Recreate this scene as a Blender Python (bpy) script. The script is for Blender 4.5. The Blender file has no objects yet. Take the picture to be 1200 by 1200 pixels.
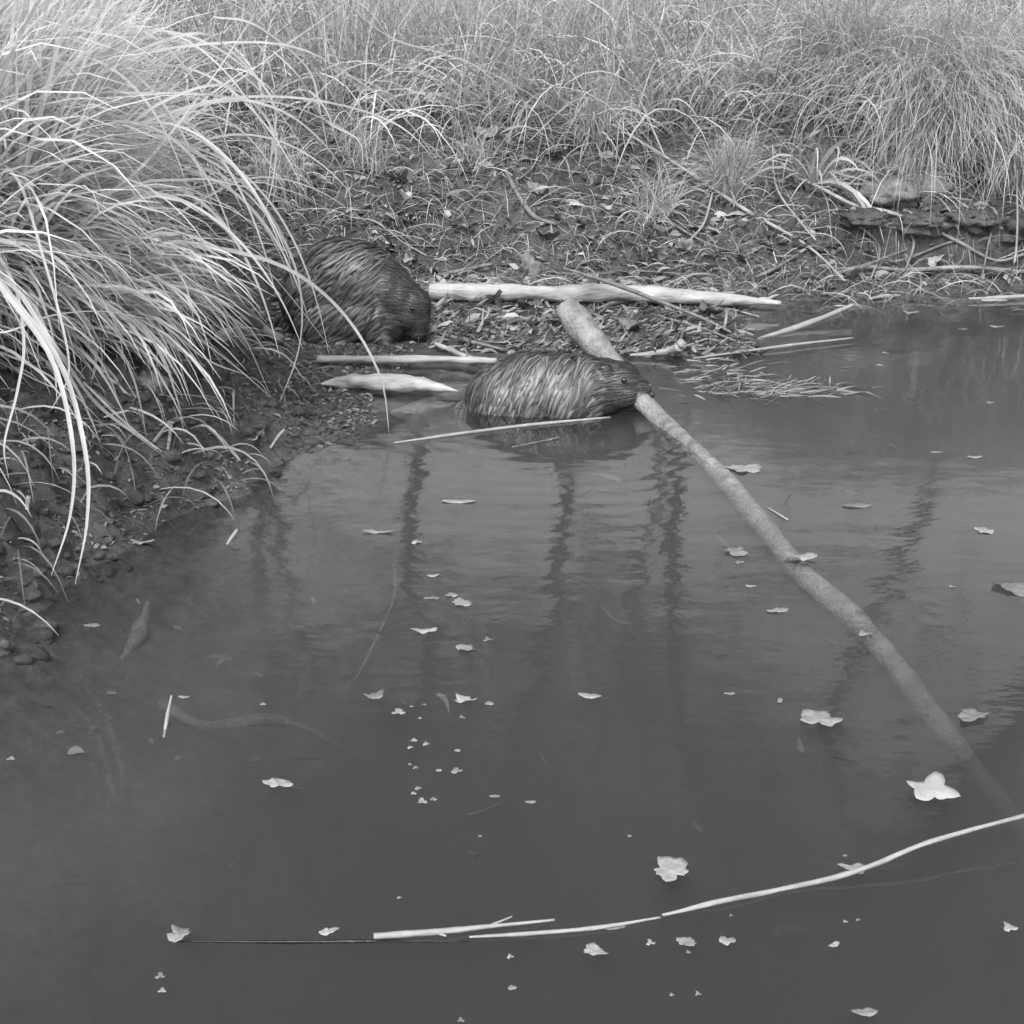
import bpy, math, random
import numpy as np
from mathutils import Vector, Matrix
from mathutils.bvhtree import BVHTree

random.seed(7); rng = np.random.default_rng(7)
scene = bpy.context.scene
COL = scene.collection
R = math.radians

# ------------------------------------------------------------------ camera, sky, sun, exposure
CAM_H, PITCH, FPX = 1.4, 20.0, 1650.0
cam_d = bpy.data.cameras.new('camera'); cam = bpy.data.objects.new('camera', cam_d); COL.objects.link(cam)
cam.location = (0, 0, CAM_H); cam.rotation_euler = (R(90 - PITCH), 0, 0)
cam_d.sensor_width = 36; cam_d.lens = 36 * FPX / 1200; cam_d.clip_start = 0.05; cam_d.clip_end = 2000
scene.camera = cam

SUN_EL, SUN_AZ = 50.0, 200.0          # compass angle from +Y, clockwise: behind the camera, to the left
w = bpy.data.worlds.new('World'); scene.world = w; w.use_nodes = True
nt = w.node_tree; bg = nt.nodes['Background']
sky = nt.nodes.new('ShaderNodeTexSky'); sky.sky_type = 'NISHITA'; sky.sun_disc = False
sky.sun_elevation = R(SUN_EL); sky.sun_rotation = R(SUN_AZ); sky.dust_density = 3; sky.air_density = 1.0
bw = nt.nodes.new('ShaderNodeRGBToBW')                 # the photograph is a monochrome one
nt.links.new(sky.outputs[0], bw.inputs[0]); nt.links.new(bw.outputs[0], bg.inputs[0])
bg.inputs[1].default_value = 0.15
sd = bpy.data.lights.new('sun', 'SUN'); sun = bpy.data.objects.new('sun', sd); COL.objects.link(sun)
sd.energy = 1.1; sd.angle = R(30); sd.color = (1, 1, 1)
az, el = R(SUN_AZ), R(SUN_EL)
sdir = Vector((math.sin(az) * math.cos(el), math.cos(az) * math.cos(el), math.sin(el)))
sun.rotation_euler = sdir.to_track_quat('Z', 'Y').to_euler()
vs = scene.view_settings
vs.view_transform = 'Standard'; vs.look = 'None'; vs.gamma = 1; vs.exposure = 1.5
scene.cycles.max_bounces = 8; scene.cycles.transparent_max_bounces = 12
scene.cycles.volume_bounces = 0
scene.cycles.use_denoising = True

# ------------------------------------------------------------------ projection helpers
TH = R(PITCH)
FWD = np.array([0, math.cos(TH), -math.sin(TH)]); UP = np.array([0, math.sin(TH), math.cos(TH)]); RT = np.array([1., 0, 0])
CP = np.array([0, 0, CAM_H])
def ray(px, py): return FWD + RT * (px - 600) / FPX + UP * (600 - py) / FPX
def W(px, py, z=0.0):
    d = ray(px, py); return CP + d * (z - CAM_H) / d[2]
def P(px, py, Y):
    d = ray(px, py); return CP + d * (Y / d[1])

# ------------------------------------------------------------------ noise
def _h(i, j, k, s):
    n = np.sin(i * 127.1 + j * 311.7 + k * 74.7 + s * 53.3) * 43758.5453
    return n - np.floor(n)
def vnoise(x, y, s=0):
    xi = np.floor(x); yi = np.floor(y); xf = x - xi; yf = y - yi
    u = xf * xf * (3 - 2 * xf); v = yf * yf * (3 - 2 * yf)
    a = _h(xi, yi, 0, s); b = _h(xi + 1, yi, 0, s); c = _h(xi, yi + 1, 0, s); d = _h(xi + 1, yi + 1, 0, s)
    return (a * (1 - u) + b * u) * (1 - v) + (c * (1 - u) + d * u) * v - 0.5
def fbm(x, y, o=4, s=0):
    t = 0; a = 1
    for i in range(o):
        t = t + a * vnoise(x, y, s + i * 7); x = x * 2.03 + 3.1; y = y * 2.03 - 1.7; a *= 0.5
    return t
def sst(a, b, x):
    t = np.clip((x - a) / (b - a), 0, 1); return t * t * (3 - 2 * t)

# ------------------------------------------------------------------ the lie of the land
SHORE_PX = [(-90, 830), (0, 765), (50, 712), (120, 655), (200, 606), (265, 583), (310, 555), (350, 532), (425, 514), (455, 490), (430, 462), (455, 444), (560, 430),
            (640, 405), (720, 398), (820, 382), (900, 368), (960, 352), (1040, 349), (1130, 344), (1250, 341)]
TOE_PX = [(-90, 830), (0, 765), (50, 712), (120, 655), (200, 606), (265, 583), (310, 555), (345, 528), (372, 495), (355, 455), (315, 425),
          (312, 375), (400, 350), (560, 338), (760, 340), (900, 350), (960, 347), (1040, 346), (1130, 343), (1250, 340)]
def mkpoly(pts):
    q = [W(*p)[:2] for p in pts]
    q = [np.array([-2.6, -3.0]), np.array([-1.9, 1.2])] + q + [np.array([6, 7.4]), np.array([14, 8.5]), np.array([26, 6])]
    return np.array(q)
SH, TO = mkpoly(SHORE_PX), mkpoly(TOE_PX)
NEAR = np.array([[-2.6, -3.0], [-1.0, -0.6], [0.5, -0.35], [2.5, -0.6], [8, -0.2], [16, 1], [26, 6]])
def sdist(x, y, poly, closing):
    d = np.full(x.shape, 1e9)
    for (ax, ay), (bx, by) in zip(poly[:-1], poly[1:]):
        ex, ey = bx - ax, by - ay
        t = np.clip(((x - ax) * ex + (y - ay) * ey) / (ex * ex + ey * ey), 0, 1)
        d = np.minimum(d, np.hypot(x - ax - t * ex, y - ay - t * ey))
    pl = np.vstack([poly, closing]); ins = np.zeros(x.shape, bool)
    n = len(pl); j = n - 1
    for i in range(n):
        xi, yi = pl[i]; xj, yj = pl[j]
        c = ((yi > y) != (yj > y)) & (x < (xj - xi) * (y - yi) / ((yj - yi) if yj != yi else 1e-9) + xi)
        ins ^= c; j = i
    return np.where(ins, d, -d)
FARC = np.array([[400., 6], [400, 400], [-400, 400], [-400, -3]])
NEARC = np.array([[400., 6], [400, -400], [-400, -400], [-400, -3]])
def height(x, y):
    x = np.asarray(x, float); y = np.asarray(y, float)
    wob = 0.07 * fbm(x * 3, y * 3, 3, 11) + .05 * fbm(x * 11, y * 11, 3, 13)
    ds = sdist(x, y, SH, FARC) + wob * 0.5; dt = sdist(x, y, TO, FARC) + wob; dn = sdist(x, y, NEAR, NEARC)
    lw = 1 - sst(-1.25, -0.85, x); lw = lw * (1 - sst(5.3, 6.3, y))
    far = np.interp(dt, [0, .08, .4, 1.0, 1.5, 2.5, 5, 9, 20, 60, 400], [0, .06, .24, .58, .76, .88, 1.15, 1.6, 2.6, 4.5, 14])
    rw = sst(1.5, 1.9, x) * (1 - sst(4.5, 5.5, x))
    far = far * (1 - rw) + rw * np.interp(dt, [0, .3, .38, 1.0, 1.5, 2.5, 5, 9, 20, 60, 400], [0, .03, .27, .56, .76, .88, 1.15, 1.6, 2.6, 4.5, 14])
    lef = np.interp(dt, [0, .05, .16, .35, .8, 2, 5, 9, 20, 60, 400], [0, .05, .17, .33, .45, .6, .9, 1.4, 2.6, 4.5, 14])
    bank = far * (1 - lw) + lef * lw
    shelf = np.interp(ds, [-3, -1.6, -.8, -.3, 0, .25, .8, 2], [-.95, -.8, -.42, -.14, 0, .022, .045, .05])
    z = np.where(dt > 0, np.maximum(shelf, 0) + bank, shelf)
    nb = np.interp(dn, [0, .3, 1, 4, 20, 400], [0, .2, .35, .5, 1.0, 6])
    depthn = np.interp(dn, [-2.0, -.8, 0], [-1, -.5, 0])
    z = np.where(dn > 0, nb, np.maximum(z, depthn) if True else z)
    wet = np.clip((dt + 0.15) / 0.3, 0.15, 1) * (1 + .7 * lw * sst(0, .1, dt))
    z = z + wet * (0.06 * fbm(x * 5, y * 5, 4, 3) + 0.085 * np.abs(fbm(x * 11, y * 11, 4, 5)) - .018 + 0.022 * fbm(x * 32, y * 32, 2, 9))
    return z + 0.0
def hz(x, y): return float(height(np.array([x]), np.array([y]))[0])
def G(px, py, lift=0.0):
    """ground point seen in that direction"""
    d = ray(px, py); t = np.linspace(2.0, 16, 900)
    x = d[0] * t; y = d[1] * t; z = CAM_H + d[2] * t
    h = np.maximum(height(x, y), 0.0)
    k = np.argmax(z < h + lift)
    if not (z < h + lift).any(): k = len(t) - 1
    return np.array([x[k], y[k], h[k] + lift])

# ------------------------------------------------------------------ materials (all neutral: a monochrome photograph)
def mat(name, lo, hi, scale=8, rough=0.85, bump=0.3, bscale=None, detail=6, stretch=None, tone=False, transl=0.0, spec=0.3, ds=None):
    if 'grass' not in name: lo, hi = lo * .78, hi * .78
    m = bpy.data.materials.new(name); m.use_nodes = True; t = m.node_tree; N = t.nodes; b = N['Principled BSDF']
    tc = N.new('ShaderNodeTexCoord'); mp = N.new('ShaderNodeMapping'); t.links.new(tc.outputs['Object'], mp.inputs[0])
    if stretch: mp.inputs['Scale'].default_value = stretch
    n = N.new('ShaderNodeTexNoise'); n.inputs['Scale'].default_value = scale; n.inputs['Detail'].default_value = detail; n.inputs['Roughness'].default_value = .62
    t.links.new(mp.outputs[0], n.inputs['Vector'])
    cr = N.new('ShaderNodeMapRange'); cr.inputs[1].default_value = .3; cr.inputs[2].default_value = .7
    cr.inputs[3].default_value = lo; cr.inputs[4].default_value = hi
    t.links.new(n.outputs['Fac'], cr.inputs[0]); out = cr.outputs[0]
    if tone:
        a = N.new('ShaderNodeAttribute'); a.attribute_name = 'tone'
        mu = N.new('ShaderNodeMath'); mu.operation = 'MULTIPLY'; t.links.new(out, mu.inputs[0]); t.links.new(a.outputs['Fac'], mu.inputs[1]); out = mu.outputs[0]
    t.links.new(out, b.inputs['Base Color']); b.inputs['Roughness'].default_value = rough; b.inputs['Specular IOR Level'].default_value = spec
    if bump:
        n2 = N.new('ShaderNodeTexNoise'); n2.inputs['Scale'].default_value = bscale or scale * 4; n2.inputs['Detail'].default_value = 6
        t.links.new(mp.outputs[0], n2.inputs['Vector'])
        bp = N.new('ShaderNodeBump'); bp.inputs['Strength'].default_value = bump; bp.inputs['Distance'].default_value = 0.01
        t.links.new(n2.outputs['Fac'], bp.inputs['Height']); t.links.new(bp.outputs[0], b.inputs['Normal'])
    if transl:
        tr = N.new('ShaderNodeBsdfTranslucent'); t.links.new(out, tr.inputs[0]); mx = N.new('ShaderNodeMixShader'); mx.inputs[0].default_value = transl
        t.links.new(b.outputs[0], mx.inputs[1]); t.links.new(tr.outputs[0], mx.inputs[2]); t.links.new(mx.outputs[0], N['Material Output'].inputs[0])
    return m
M = {}
M['grass'] = mat('pale_grass', .46, .76, 9, .6, 0, tone=True, transl=.5)
M['farg'] = mat('dry_grass', .32, .48, 2, .7, 0, tone=True, transl=.3)
M['blade'] = mat('grass_blade', .32, .42, 12, .5, .1, tone=False, transl=.25)
M['log'] = mat('peeled_wood', .13, .52, 10, .6, 1.0, 30, stretch=(.35, 1.4, 1.4), detail=12)
M['stick'] = mat('bare_twig', .22, .38, 14, .65, .3)
M['bark'] = mat('damp_bark', .1, .3, 12, .75, .7)
M['branch'] = mat('bark_branch', .09, .25, 22, .55, .9)
M['tow'] = mat('barked_wood', .12, .32, 20, .6, .9)
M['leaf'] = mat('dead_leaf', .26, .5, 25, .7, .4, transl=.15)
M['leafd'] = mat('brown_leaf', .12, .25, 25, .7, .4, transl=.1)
M['litter'] = mat('leaf_litter', .1, .22, 9, .85, .3, tone=True, transl=.1)
M['fur'] = mat('wet_fur', .075, .15, 9, .42, 0, tone=True, spec=.5)
M['skin'] = mat('under_fur', .03, .055, 22, .6, .6, 90)
M['dark'] = mat('dark_skin', .02, .04, 40, .3, .3, spec=.5)
M['eye'] = mat('eye', .01, .012, 5, .08, 0, spec=.6)
M['stone'] = mat('pale_clay', .1, .24, 14, .8, .9)
M['trunk'] = mat('tree_bark', .05, .12, 10, .9, .6)
M['tleaf'] = mat('tree_leaf', .06, .12, 5, .7, 0, transl=.3)

for _k in ('leaf', 'leafd'):
    _t = M[_k].node_tree; _oi = _t.nodes.new('ShaderNodeObjectInfo'); _mr = _t.nodes.new('ShaderNodeMapRange'); _mr.inputs[3].default_value = .5; _mr.inputs[4].default_value = .95
    _t.links.new(_oi.outputs['Random'], _mr.inputs[0])
    for _l in [l for l in _t.links if l.to_socket.name in ('Base Color', 'Color') and l.to_node.type in ('BSDF_PRINCIPLED', 'BSDF_TRANSLUCENT')]:
        _mu = _t.nodes.new('ShaderNodeMath'); _mu.operation = 'MULTIPLY'; _f, _to = _l.from_socket, _l.to_socket; _t.links.remove(_l)
        _t.links.new(_f, _mu.inputs[0]); _t.links.new(_mr.outputs[0], _mu.inputs[1]); _t.links.new(_mu.outputs[0], _to)

def soil_mat():
    m = bpy.data.materials.new('soil'); m.use_nodes = True; t = m.node_tree; N = t.nodes; b = N['Principled BSDF']
    tc = N.new('ShaderNodeTexCoord')
    def noise(s, d=8, r=.65):
        n = N.new('ShaderNodeTexNoise'); n.inputs['Scale'].default_value = s; n.inputs['Detail'].default_value = d; n.inputs['Roughness'].default_value = r
        t.links.new(tc.outputs['Object'], n.inputs['Vector']); return n.outputs['Fac']
    a = noise(2.2); c = noise(26, 8, .7)
    r1 = N.new('ShaderNodeMapRange'); r1.inputs[1].default_value = .35; r1.inputs[2].default_value = .65; r1.inputs[3].default_value = .04; r1.inputs[4].default_value = .1; t.links.new(a, r1.inputs[0])
    r2 = N.new('ShaderNodeMapRange'); r2.inputs[1].default_value = .3; r2.inputs[2].default_value = .72; r2.inputs[3].default_value = .35; r2.inputs[4].default_value = 1.8; t.links.new(c, r2.inputs[0])
    mu = N.new('ShaderNodeMath'); mu.operation = 'MULTIPLY'; t.links.new(r1.outputs[0], mu.inputs[0]); t.links.new(r2.outputs[0], mu.inputs[1])
    t.links.new(mu.outputs[0], b.inputs['Base Color']); b.inputs['Roughness'].default_value = .8
    bp = N.new('ShaderNodeBump'); bp.inputs['Strength'].default_value = .9; bp.inputs['Distance'].default_value = .02
    t.links.new(noise(45, 8, .75), bp.inputs['Height'])
    b2 = N.new('ShaderNodeBump'); b2.inputs['Strength'].default_value = .9; b2.inputs['Distance'].default_value = .06
    t.links.new(noise(13, 6, .7), b2.inputs['Height']); t.links.new(b2.outputs[0], bp.inputs['Normal']); t.links.new(bp.outputs[0], b.inputs['Normal'])
    return m
M['soil'] = soil_mat()

RIPPLE = (0.12, 4.95)
def water_mat():
    m = bpy.data.materials.new('pond_water'); m.use_nodes = True; t = m.node_tree; N = t.nodes; N.remove(N['Principled BSDF'])
    out = N['Material Output']
    tc = N.new('ShaderNodeTexCoord'); mp = N.new('ShaderNodeMapping'); mp.inputs['Scale'].default_value = (1, 1.6, 1)
    t.links.new(tc.outputs['Object'], mp.inputs[0])
    n = N.new('ShaderNodeTexNoise'); n.inputs['Scale'].default_value = 3.2; n.inputs['Detail'].default_value = 5; t.links.new(mp.outputs[0], n.inputs['Vector'])
    mp2 = N.new('ShaderNodeMapping'); mp2.inputs['Location'].default_value = (-RIPPLE[0], -RIPPLE[1], 0); t.links.new(tc.outputs['Object'], mp2.inputs[0])
    wv = N.new('ShaderNodeTexWave'); wv.wave_type = 'RINGS'; wv.rings_direction = 'Z'; wv.inputs['Scale'].default_value = 3.2; wv.inputs['Distortion'].default_value = 1.5
    t.links.new(mp2.outputs[0], wv.inputs['Vector'])
    ln = N.new('ShaderNodeVectorMath'); ln.operation = 'LENGTH'; t.links.new(mp2.outputs[0], ln.inputs[0])
    fall = N.new('ShaderNodeMapRange'); fall.inputs[1].default_value = .3; fall.inputs[2].default_value = 1.6; fall.inputs[3].default_value = .14; fall.inputs[4].default_value = 0
    t.links.new(ln.outputs['Value'], fall.inputs[0])
    mu = N.new('ShaderNodeMath'); mu.operation = 'MULTIPLY'; t.links.new(wv.outputs['Fac'], mu.inputs[0]); t.links.new(fall.outputs[0], mu.inputs[1])
    ad = N.new('ShaderNodeMath'); ad.operation = 'ADD'; t.links.new(mu.outputs[0], ad.inputs[0]); t.links.new(n.outputs['Fac'], ad.inputs[1])
    bp = N.new('ShaderNodeBump'); bp.inputs['Strength'].default_value = .28; bp.inputs['Distance'].default_value = .012; t.links.new(ad.outputs[0], bp.inputs['Height'])
    gl = N.new('ShaderNodeBsdfGlossy'); gl.inputs['Roughness'].default_value = .045; gl.inputs['Color'].default_value = (1, 1, 1, 1)
    t.links.new(bp.outputs[0], gl.inputs['Normal'])
    tr = N.new('ShaderNodeBsdfTransparent')
    fr = N.new('ShaderNodeFresnel'); fr.inputs['IOR'].default_value = 1.33; t.links.new(bp.outputs[0], fr.inputs['Normal'])
    mx = N.new('ShaderNodeMixShader'); t.links.new(fr.outputs[0], mx.inputs[0]); t.links.new(tr.outputs[0], mx.inputs[1]); t.links.new(gl.outputs[0], mx.inputs[2])
    t.links.new(mx.outputs[0], out.inputs['Surface'])
    sc = N.new('ShaderNodeVolumeScatter'); sc.inputs['Color'].default_value = (1, 1, 1, 1); sc.inputs['Density'].default_value = .68
    ab = N.new('ShaderNodeVolumeAbsorption'); ab.inputs['Color'].default_value = (0, 0, 0, 1); ab.inputs['Density'].default_value = 1.6
    av = N.new('ShaderNodeAddShader'); t.links.new(sc.outputs[0], av.inputs[0]); t.links.new(ab.outputs[0], av.inputs[1]); t.links.new(av.outputs[0], out.inputs['Volume'])
    return m
M['water'] = water_mat()

# ------------------------------------------------------------------ object helpers
def mesh_obj(name, V, F, m, parent=None, smooth=True, tone=None):
    me = bpy.data.meshes.new(name)
    V = np.asarray(V, np.float32)
    if isinstance(F, np.ndarray) and F.ndim == 2:
        k = F.shape[1]; nf = len(F)
        me.vertices.add(len(V)); me.vertices.foreach_set('co', V.ravel())
        me.loops.add(nf * k); me.loops.foreach_set('vertex_index', F.astype(np.int32).ravel())
        me.polygons.add(nf); me.polygons.foreach_set('loop_start', np.arange(0, nf * k, k, dtype=np.int32))
        me.polygons.foreach_set('loop_total', np.full(nf, k, np.int32)); me.update(calc_edges=True)
    else:
        me.from_pydata(V.tolist(), [], [list(f) for f in F])
    if smooth: me.polygons.foreach_set('use_smooth', np.ones(len(me.polygons), bool))
    if tone is not None:
        a = me.attributes.new('tone', 'FLOAT', 'POINT'); a.data.foreach_set('value', np.asarray(tone, np.float32))
    me.materials.append(m); me.update()
    o = bpy.data.objects.new(name, me); COL.objects.link(o)
    if parent is not None: o.parent = parent
    return o
def tag(o, label=None, cat=None, group=None, kind=None):
    if label: o['label'] = label
    if cat: o['category'] = cat
    if group: o['group'] = group
    if kind: o['kind'] = kind
    return o
def empty(name, loc=(0, 0, 0), rz=0):
    e = bpy.data.objects.new(name, None); COL.objects.link(e); e.location = loc; e.rotation_euler = (0, 0, rz); e.empty_display_size = .05; return e
def recentre(o, c):
    """put the object's origin at c without moving the mesh"""
    c = Vector([float(v) for v in c]); o.data.transform(Matrix.Translation(-c)); o.location = c; return o

def spline(pts, n):
    pts = np.asarray(pts, float); k = len(pts)
    if k == 2: t = np.linspace(0, 1, n)[:, None]; return pts[0] * (1 - t) + pts[1] * t
    q = np.vstack([2 * pts[0] - pts[1], pts, 2 * pts[-1] - pts[-2]])
    u = np.linspace(0, k - 1 - 1e-9, n); i = u.astype(int); f = (u - i)[:, None]
    a, b, c, d = q[i], q[i + 1], q[i + 2], q[i + 3]
    return .5 * ((2 * b) + (-a + c) * f + (2 * a - 5 * b + 4 * c - d) * f * f + (-a + 3 * b - 3 * c + d) * f ** 3)
def tube_vf(pts, rad, n=24, sides=10, rough=.08, seed=0, knots=0):
    c = spline(pts, n); r = np.interp(np.linspace(0, 1, n), np.linspace(0, 1, len(rad)), rad)
    rg = np.random.default_rng(seed)
    T = np.gradient(c, axis=0); T /= np.linalg.norm(T, axis=1)[:, None] + 1e-9
    ref = np.array([0, 0, 1.]) if abs(T[0][2]) < .9 else np.array([1., 0, 0])
    V = []; ph = rg.uniform(0, 6.28, 4)
    kn = [(rg.uniform(.1, .9), rg.uniform(0, 6.28), rg.uniform(.2, .45)) for _ in range(knots)]
    for i in range(n):
        s = np.cross(T[i], ref); s /= np.linalg.norm(s) + 1e-9; u = np.cross(s, T[i])
        for j in range(sides):
            a = 2 * math.pi * j / sides
            q = 1 + rough * (math.sin(2 * a + ph[0] + i * .35) + .6 * math.sin(3 * a + ph[1] - i * .6) + .5 * math.sin(i * .9 + ph[2]) + rg.uniform(-.5, .5))
            for (kt, ka, kh) in kn:
                q += kh * math.exp(-((i / n - kt) * n / 1.6) ** 2) * max(0, math.cos(a - ka)) ** 3
            V.append(c[i] + (s * math.cos(a) + u * math.sin(a)) * r[i] * q)
    F = []
    for i in range(n - 1):
        for j in range(sides):
            F.append((i * sides + j, i * sides + (j + 1) % sides, (i + 1) * sides + (j + 1) % sides, (i + 1) * sides + j))
    F.append(tuple(range(sides))[::-1]); F.append(tuple((n - 1) * sides + j for j in range(sides)))
    return V, F
def join_vf(lst):
    V = []; F = []
    for v, f in lst:
        o = len(V); V += list(v); F += [tuple(i + o for i in g) for g in f]
    return V, F
def ribbons(P0, D, L, Wd, droop, seg=7, tone=None, twist=None, flatdir=None, ground=False, curl=None, cull=None):
    """blades: start points, first directions, lengths, widths, droop -> verts, quads, tone"""
    n = len(P0); P_ = P0.copy(); D = D / np.linalg.norm(D, axis=1)[:, None]
    side = np.cross(D, np.array([0, 0, 1.])); ln = np.linalg.norm(side, axis=1)[:, None]
    side = np.where(ln > 1e-3, side / np.maximum(ln, 1e-3), np.array([1., 0, 0]))
    if twist is None: twist = rng.uniform(-1.2, 1.2, n)
    rows = []; ds = (L / seg)[:, None]
    for k in range(seg + 1):
        t = k / seg
        nrm = np.cross(side, D); sd_ = side * np.cos(twist)[:, None] + nrm * np.sin(twist)[:, None]
        wv = (Wd * (0.55 + .45 * min(1, t * 4)) * (1 - t ** 2.2) + .0006)[:, None] * .5
        rows.append(np.stack([P_ - sd_ * wv, P_ + sd_ * wv], 1))
        P_ = P_ + D * ds
        if ground:
            h = height(P_[:, 0], P_[:, 1]); P_[:, 2] = np.maximum(P_[:, 2], np.maximum(h, -0.05) + .01)
        D = D + np.array([0, 0, -1.]) * (droop / seg * (0.4 + 1.5 * t))[:, None]
        if curl is not None: D = D + curl * (1.0 / seg)
        D /= np.linalg.norm(D, axis=1)[:, None]
    A_ = np.stack(rows, 1)
    if tone is None: tone = rng.uniform(.6, 1.1, n)
    if cull is not None: k_ = cull(A_); A_ = A_[k_]; tone = tone[k_]; n = len(A_)
    V = A_.reshape(-1, 3)
    b = (np.arange(n) * (seg + 1) * 2)[:, None]; k = (np.arange(seg) * 2)[None, :]
    q = b + k; F = np.stack([q, q + 1, q + 3, q + 2], -1).reshape(-1, 4)
    tn = np.repeat(tone if tone is not None else rng.uniform(.6, 1.1, n), (seg + 1) * 2)
    return V, F, tn

# ------------------------------------------------------------------ ground and water
def axis(a, b, st, lo, hi):
    m = list(np.arange(a, b + st, st)); s = st; x = a
    left = []
    while x > lo: s *= 1.12; x -= s; left.append(x)
    s = st; x = m[-1]; right = []
    while x < hi: s *= 1.12; x += s; right.append(x)
    return np.array(left[::-1] + m + right)
xs = axis(-2.6, 3.6, .018, -350, 350); ys = axis(2.4, 9.4, .018, -350, 350)
X, Y = np.meshgrid(xs, ys); Z = height(X.ravel(), Y.ravel())
V = np.stack([X.ravel(), Y.ravel(), Z], 1); nx, ny = len(xs), len(ys)
i = (np.arange(ny - 1)[:, None] * nx + np.arange(nx - 1)[None, :]).ravel()
F = np.stack([i, i + 1, i + nx + 1, i + nx], 1)
tag(mesh_obj('ground', V, F, M['soil']), kind='structure')

bx = (-4.5, 27.0, -4.5, 9.5, -1.6, 0.0)
V = [(bx[a], bx[2 + b], bx[4 + c]) for c in (0, 1) for b in (0, 1) for a in (0, 1)]
F = [(0, 2, 3, 1), (4, 5, 7, 6), (0, 1, 5, 4), (2, 6, 7, 3), (0, 4, 6, 2), (1, 3, 7, 5)]
tag(mesh_obj('water', V, F, M['water'], smooth=False), kind='structure')

# ------------------------------------------------------------------ grass
def tussock(name, cx, cy, n, L, spread, width, label, m, group='grass tussocks on the banks', lean=(0, 0), droop=(.8, 2.2), R0=.25, dirs=None, seg=8, tone=(.6, 1.1), cat='grass tussock', part='foliage', cull=None, wild=.25):
    z0 = hz(cx, cy); root = empty(name, (cx, cy, z0)); tag(root, label, cat, group)
    a = rng.uniform(0, 2 * math.pi, n) if dirs is None else rng.uniform(dirs[0], dirs[1], n)
    r = R0 * np.sqrt(rng.uniform(0, 1, n)); ba = rng.uniform(0, 2 * math.pi, n)
    px = cx + r * np.cos(ba); py = cy + r * np.sin(ba); pz = height(px, py) - .02
    til = np.abs(rng.normal(0, spread, n)).clip(0, 1.35)
    D = np.stack([np.cos(a) * np.sin(til) + lean[0], np.sin(a) * np.sin(til) + lean[1], np.cos(til)], 1)
    Ls = L * rng.uniform(.45, 1.1, n); Ws = width * rng.uniform(.5, 1.15, n)
    V, F, tn = ribbons(np.stack([px, py, pz], 1), D, Ls, Ws, rng.uniform(droop[0], droop[1], n), seg, rng.uniform(tone[0], tone[1], n), ground=True,
                       curl=rng.normal(0, wild, (n, 3)) * np.array([1, 1, 0]), cull=cull)
    o = mesh_obj(part, V - np.array([cx, cy, z0]), F, m, root, tone=tn)
    return root
def clear_of_shore(A_):
    """only a few blades reach out over the open shore to the right"""
    m = (A_[..., 0] + .35 * np.maximum(0, .9 - A_[..., 2])).reshape(len(A_), -1).max(1)
    return (m < -.93 + rng.normal(0, .05, len(A_))) | (rng.uniform(0, 1, len(A_)) < .03)
BIG = tussock('grass_tussock', -1.95, 4.55, 6500, 1.3, .52, .016, 'huge pale overhanging grass tussock filling the upper left corner', M['grass'], R0=.46, lean=(.14, -.05), droop=(.5, 2.2), tone=(.85, 1.2), cull=clear_of_shore, wild=.4)
tussock('grass_tussock', -1.95, 5.9, 2200, 1.1, .45, .011, 'pale grass tussock behind the huge left one, above the hunched beaver', M['grass'], R0=.32, lean=(.05, 0), tone=(.6, 1.1), cull=clear_of_shore, wild=.4)
tussock('grass_tussock', -2.0, 3.9, 1300, .85, .65, .015, 'low drooping grass tussock on the mud at the left edge', M['grass'], R0=.24, lean=(.22, -.1), droop=(1.0, 2.6), tone=(.7, 1.2), wild=.5)
tussock('grass_tussock', -1.6, 4.45, 1100, .72, .55, .017, 'flattened grass tussock combed downhill over the left mud bank', M['grass'], R0=.28, dirs=(-1.2, .3), lean=(.7, -.25), droop=(1.4, 2.8), tone=(.5, 1.15), wild=.55)
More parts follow.
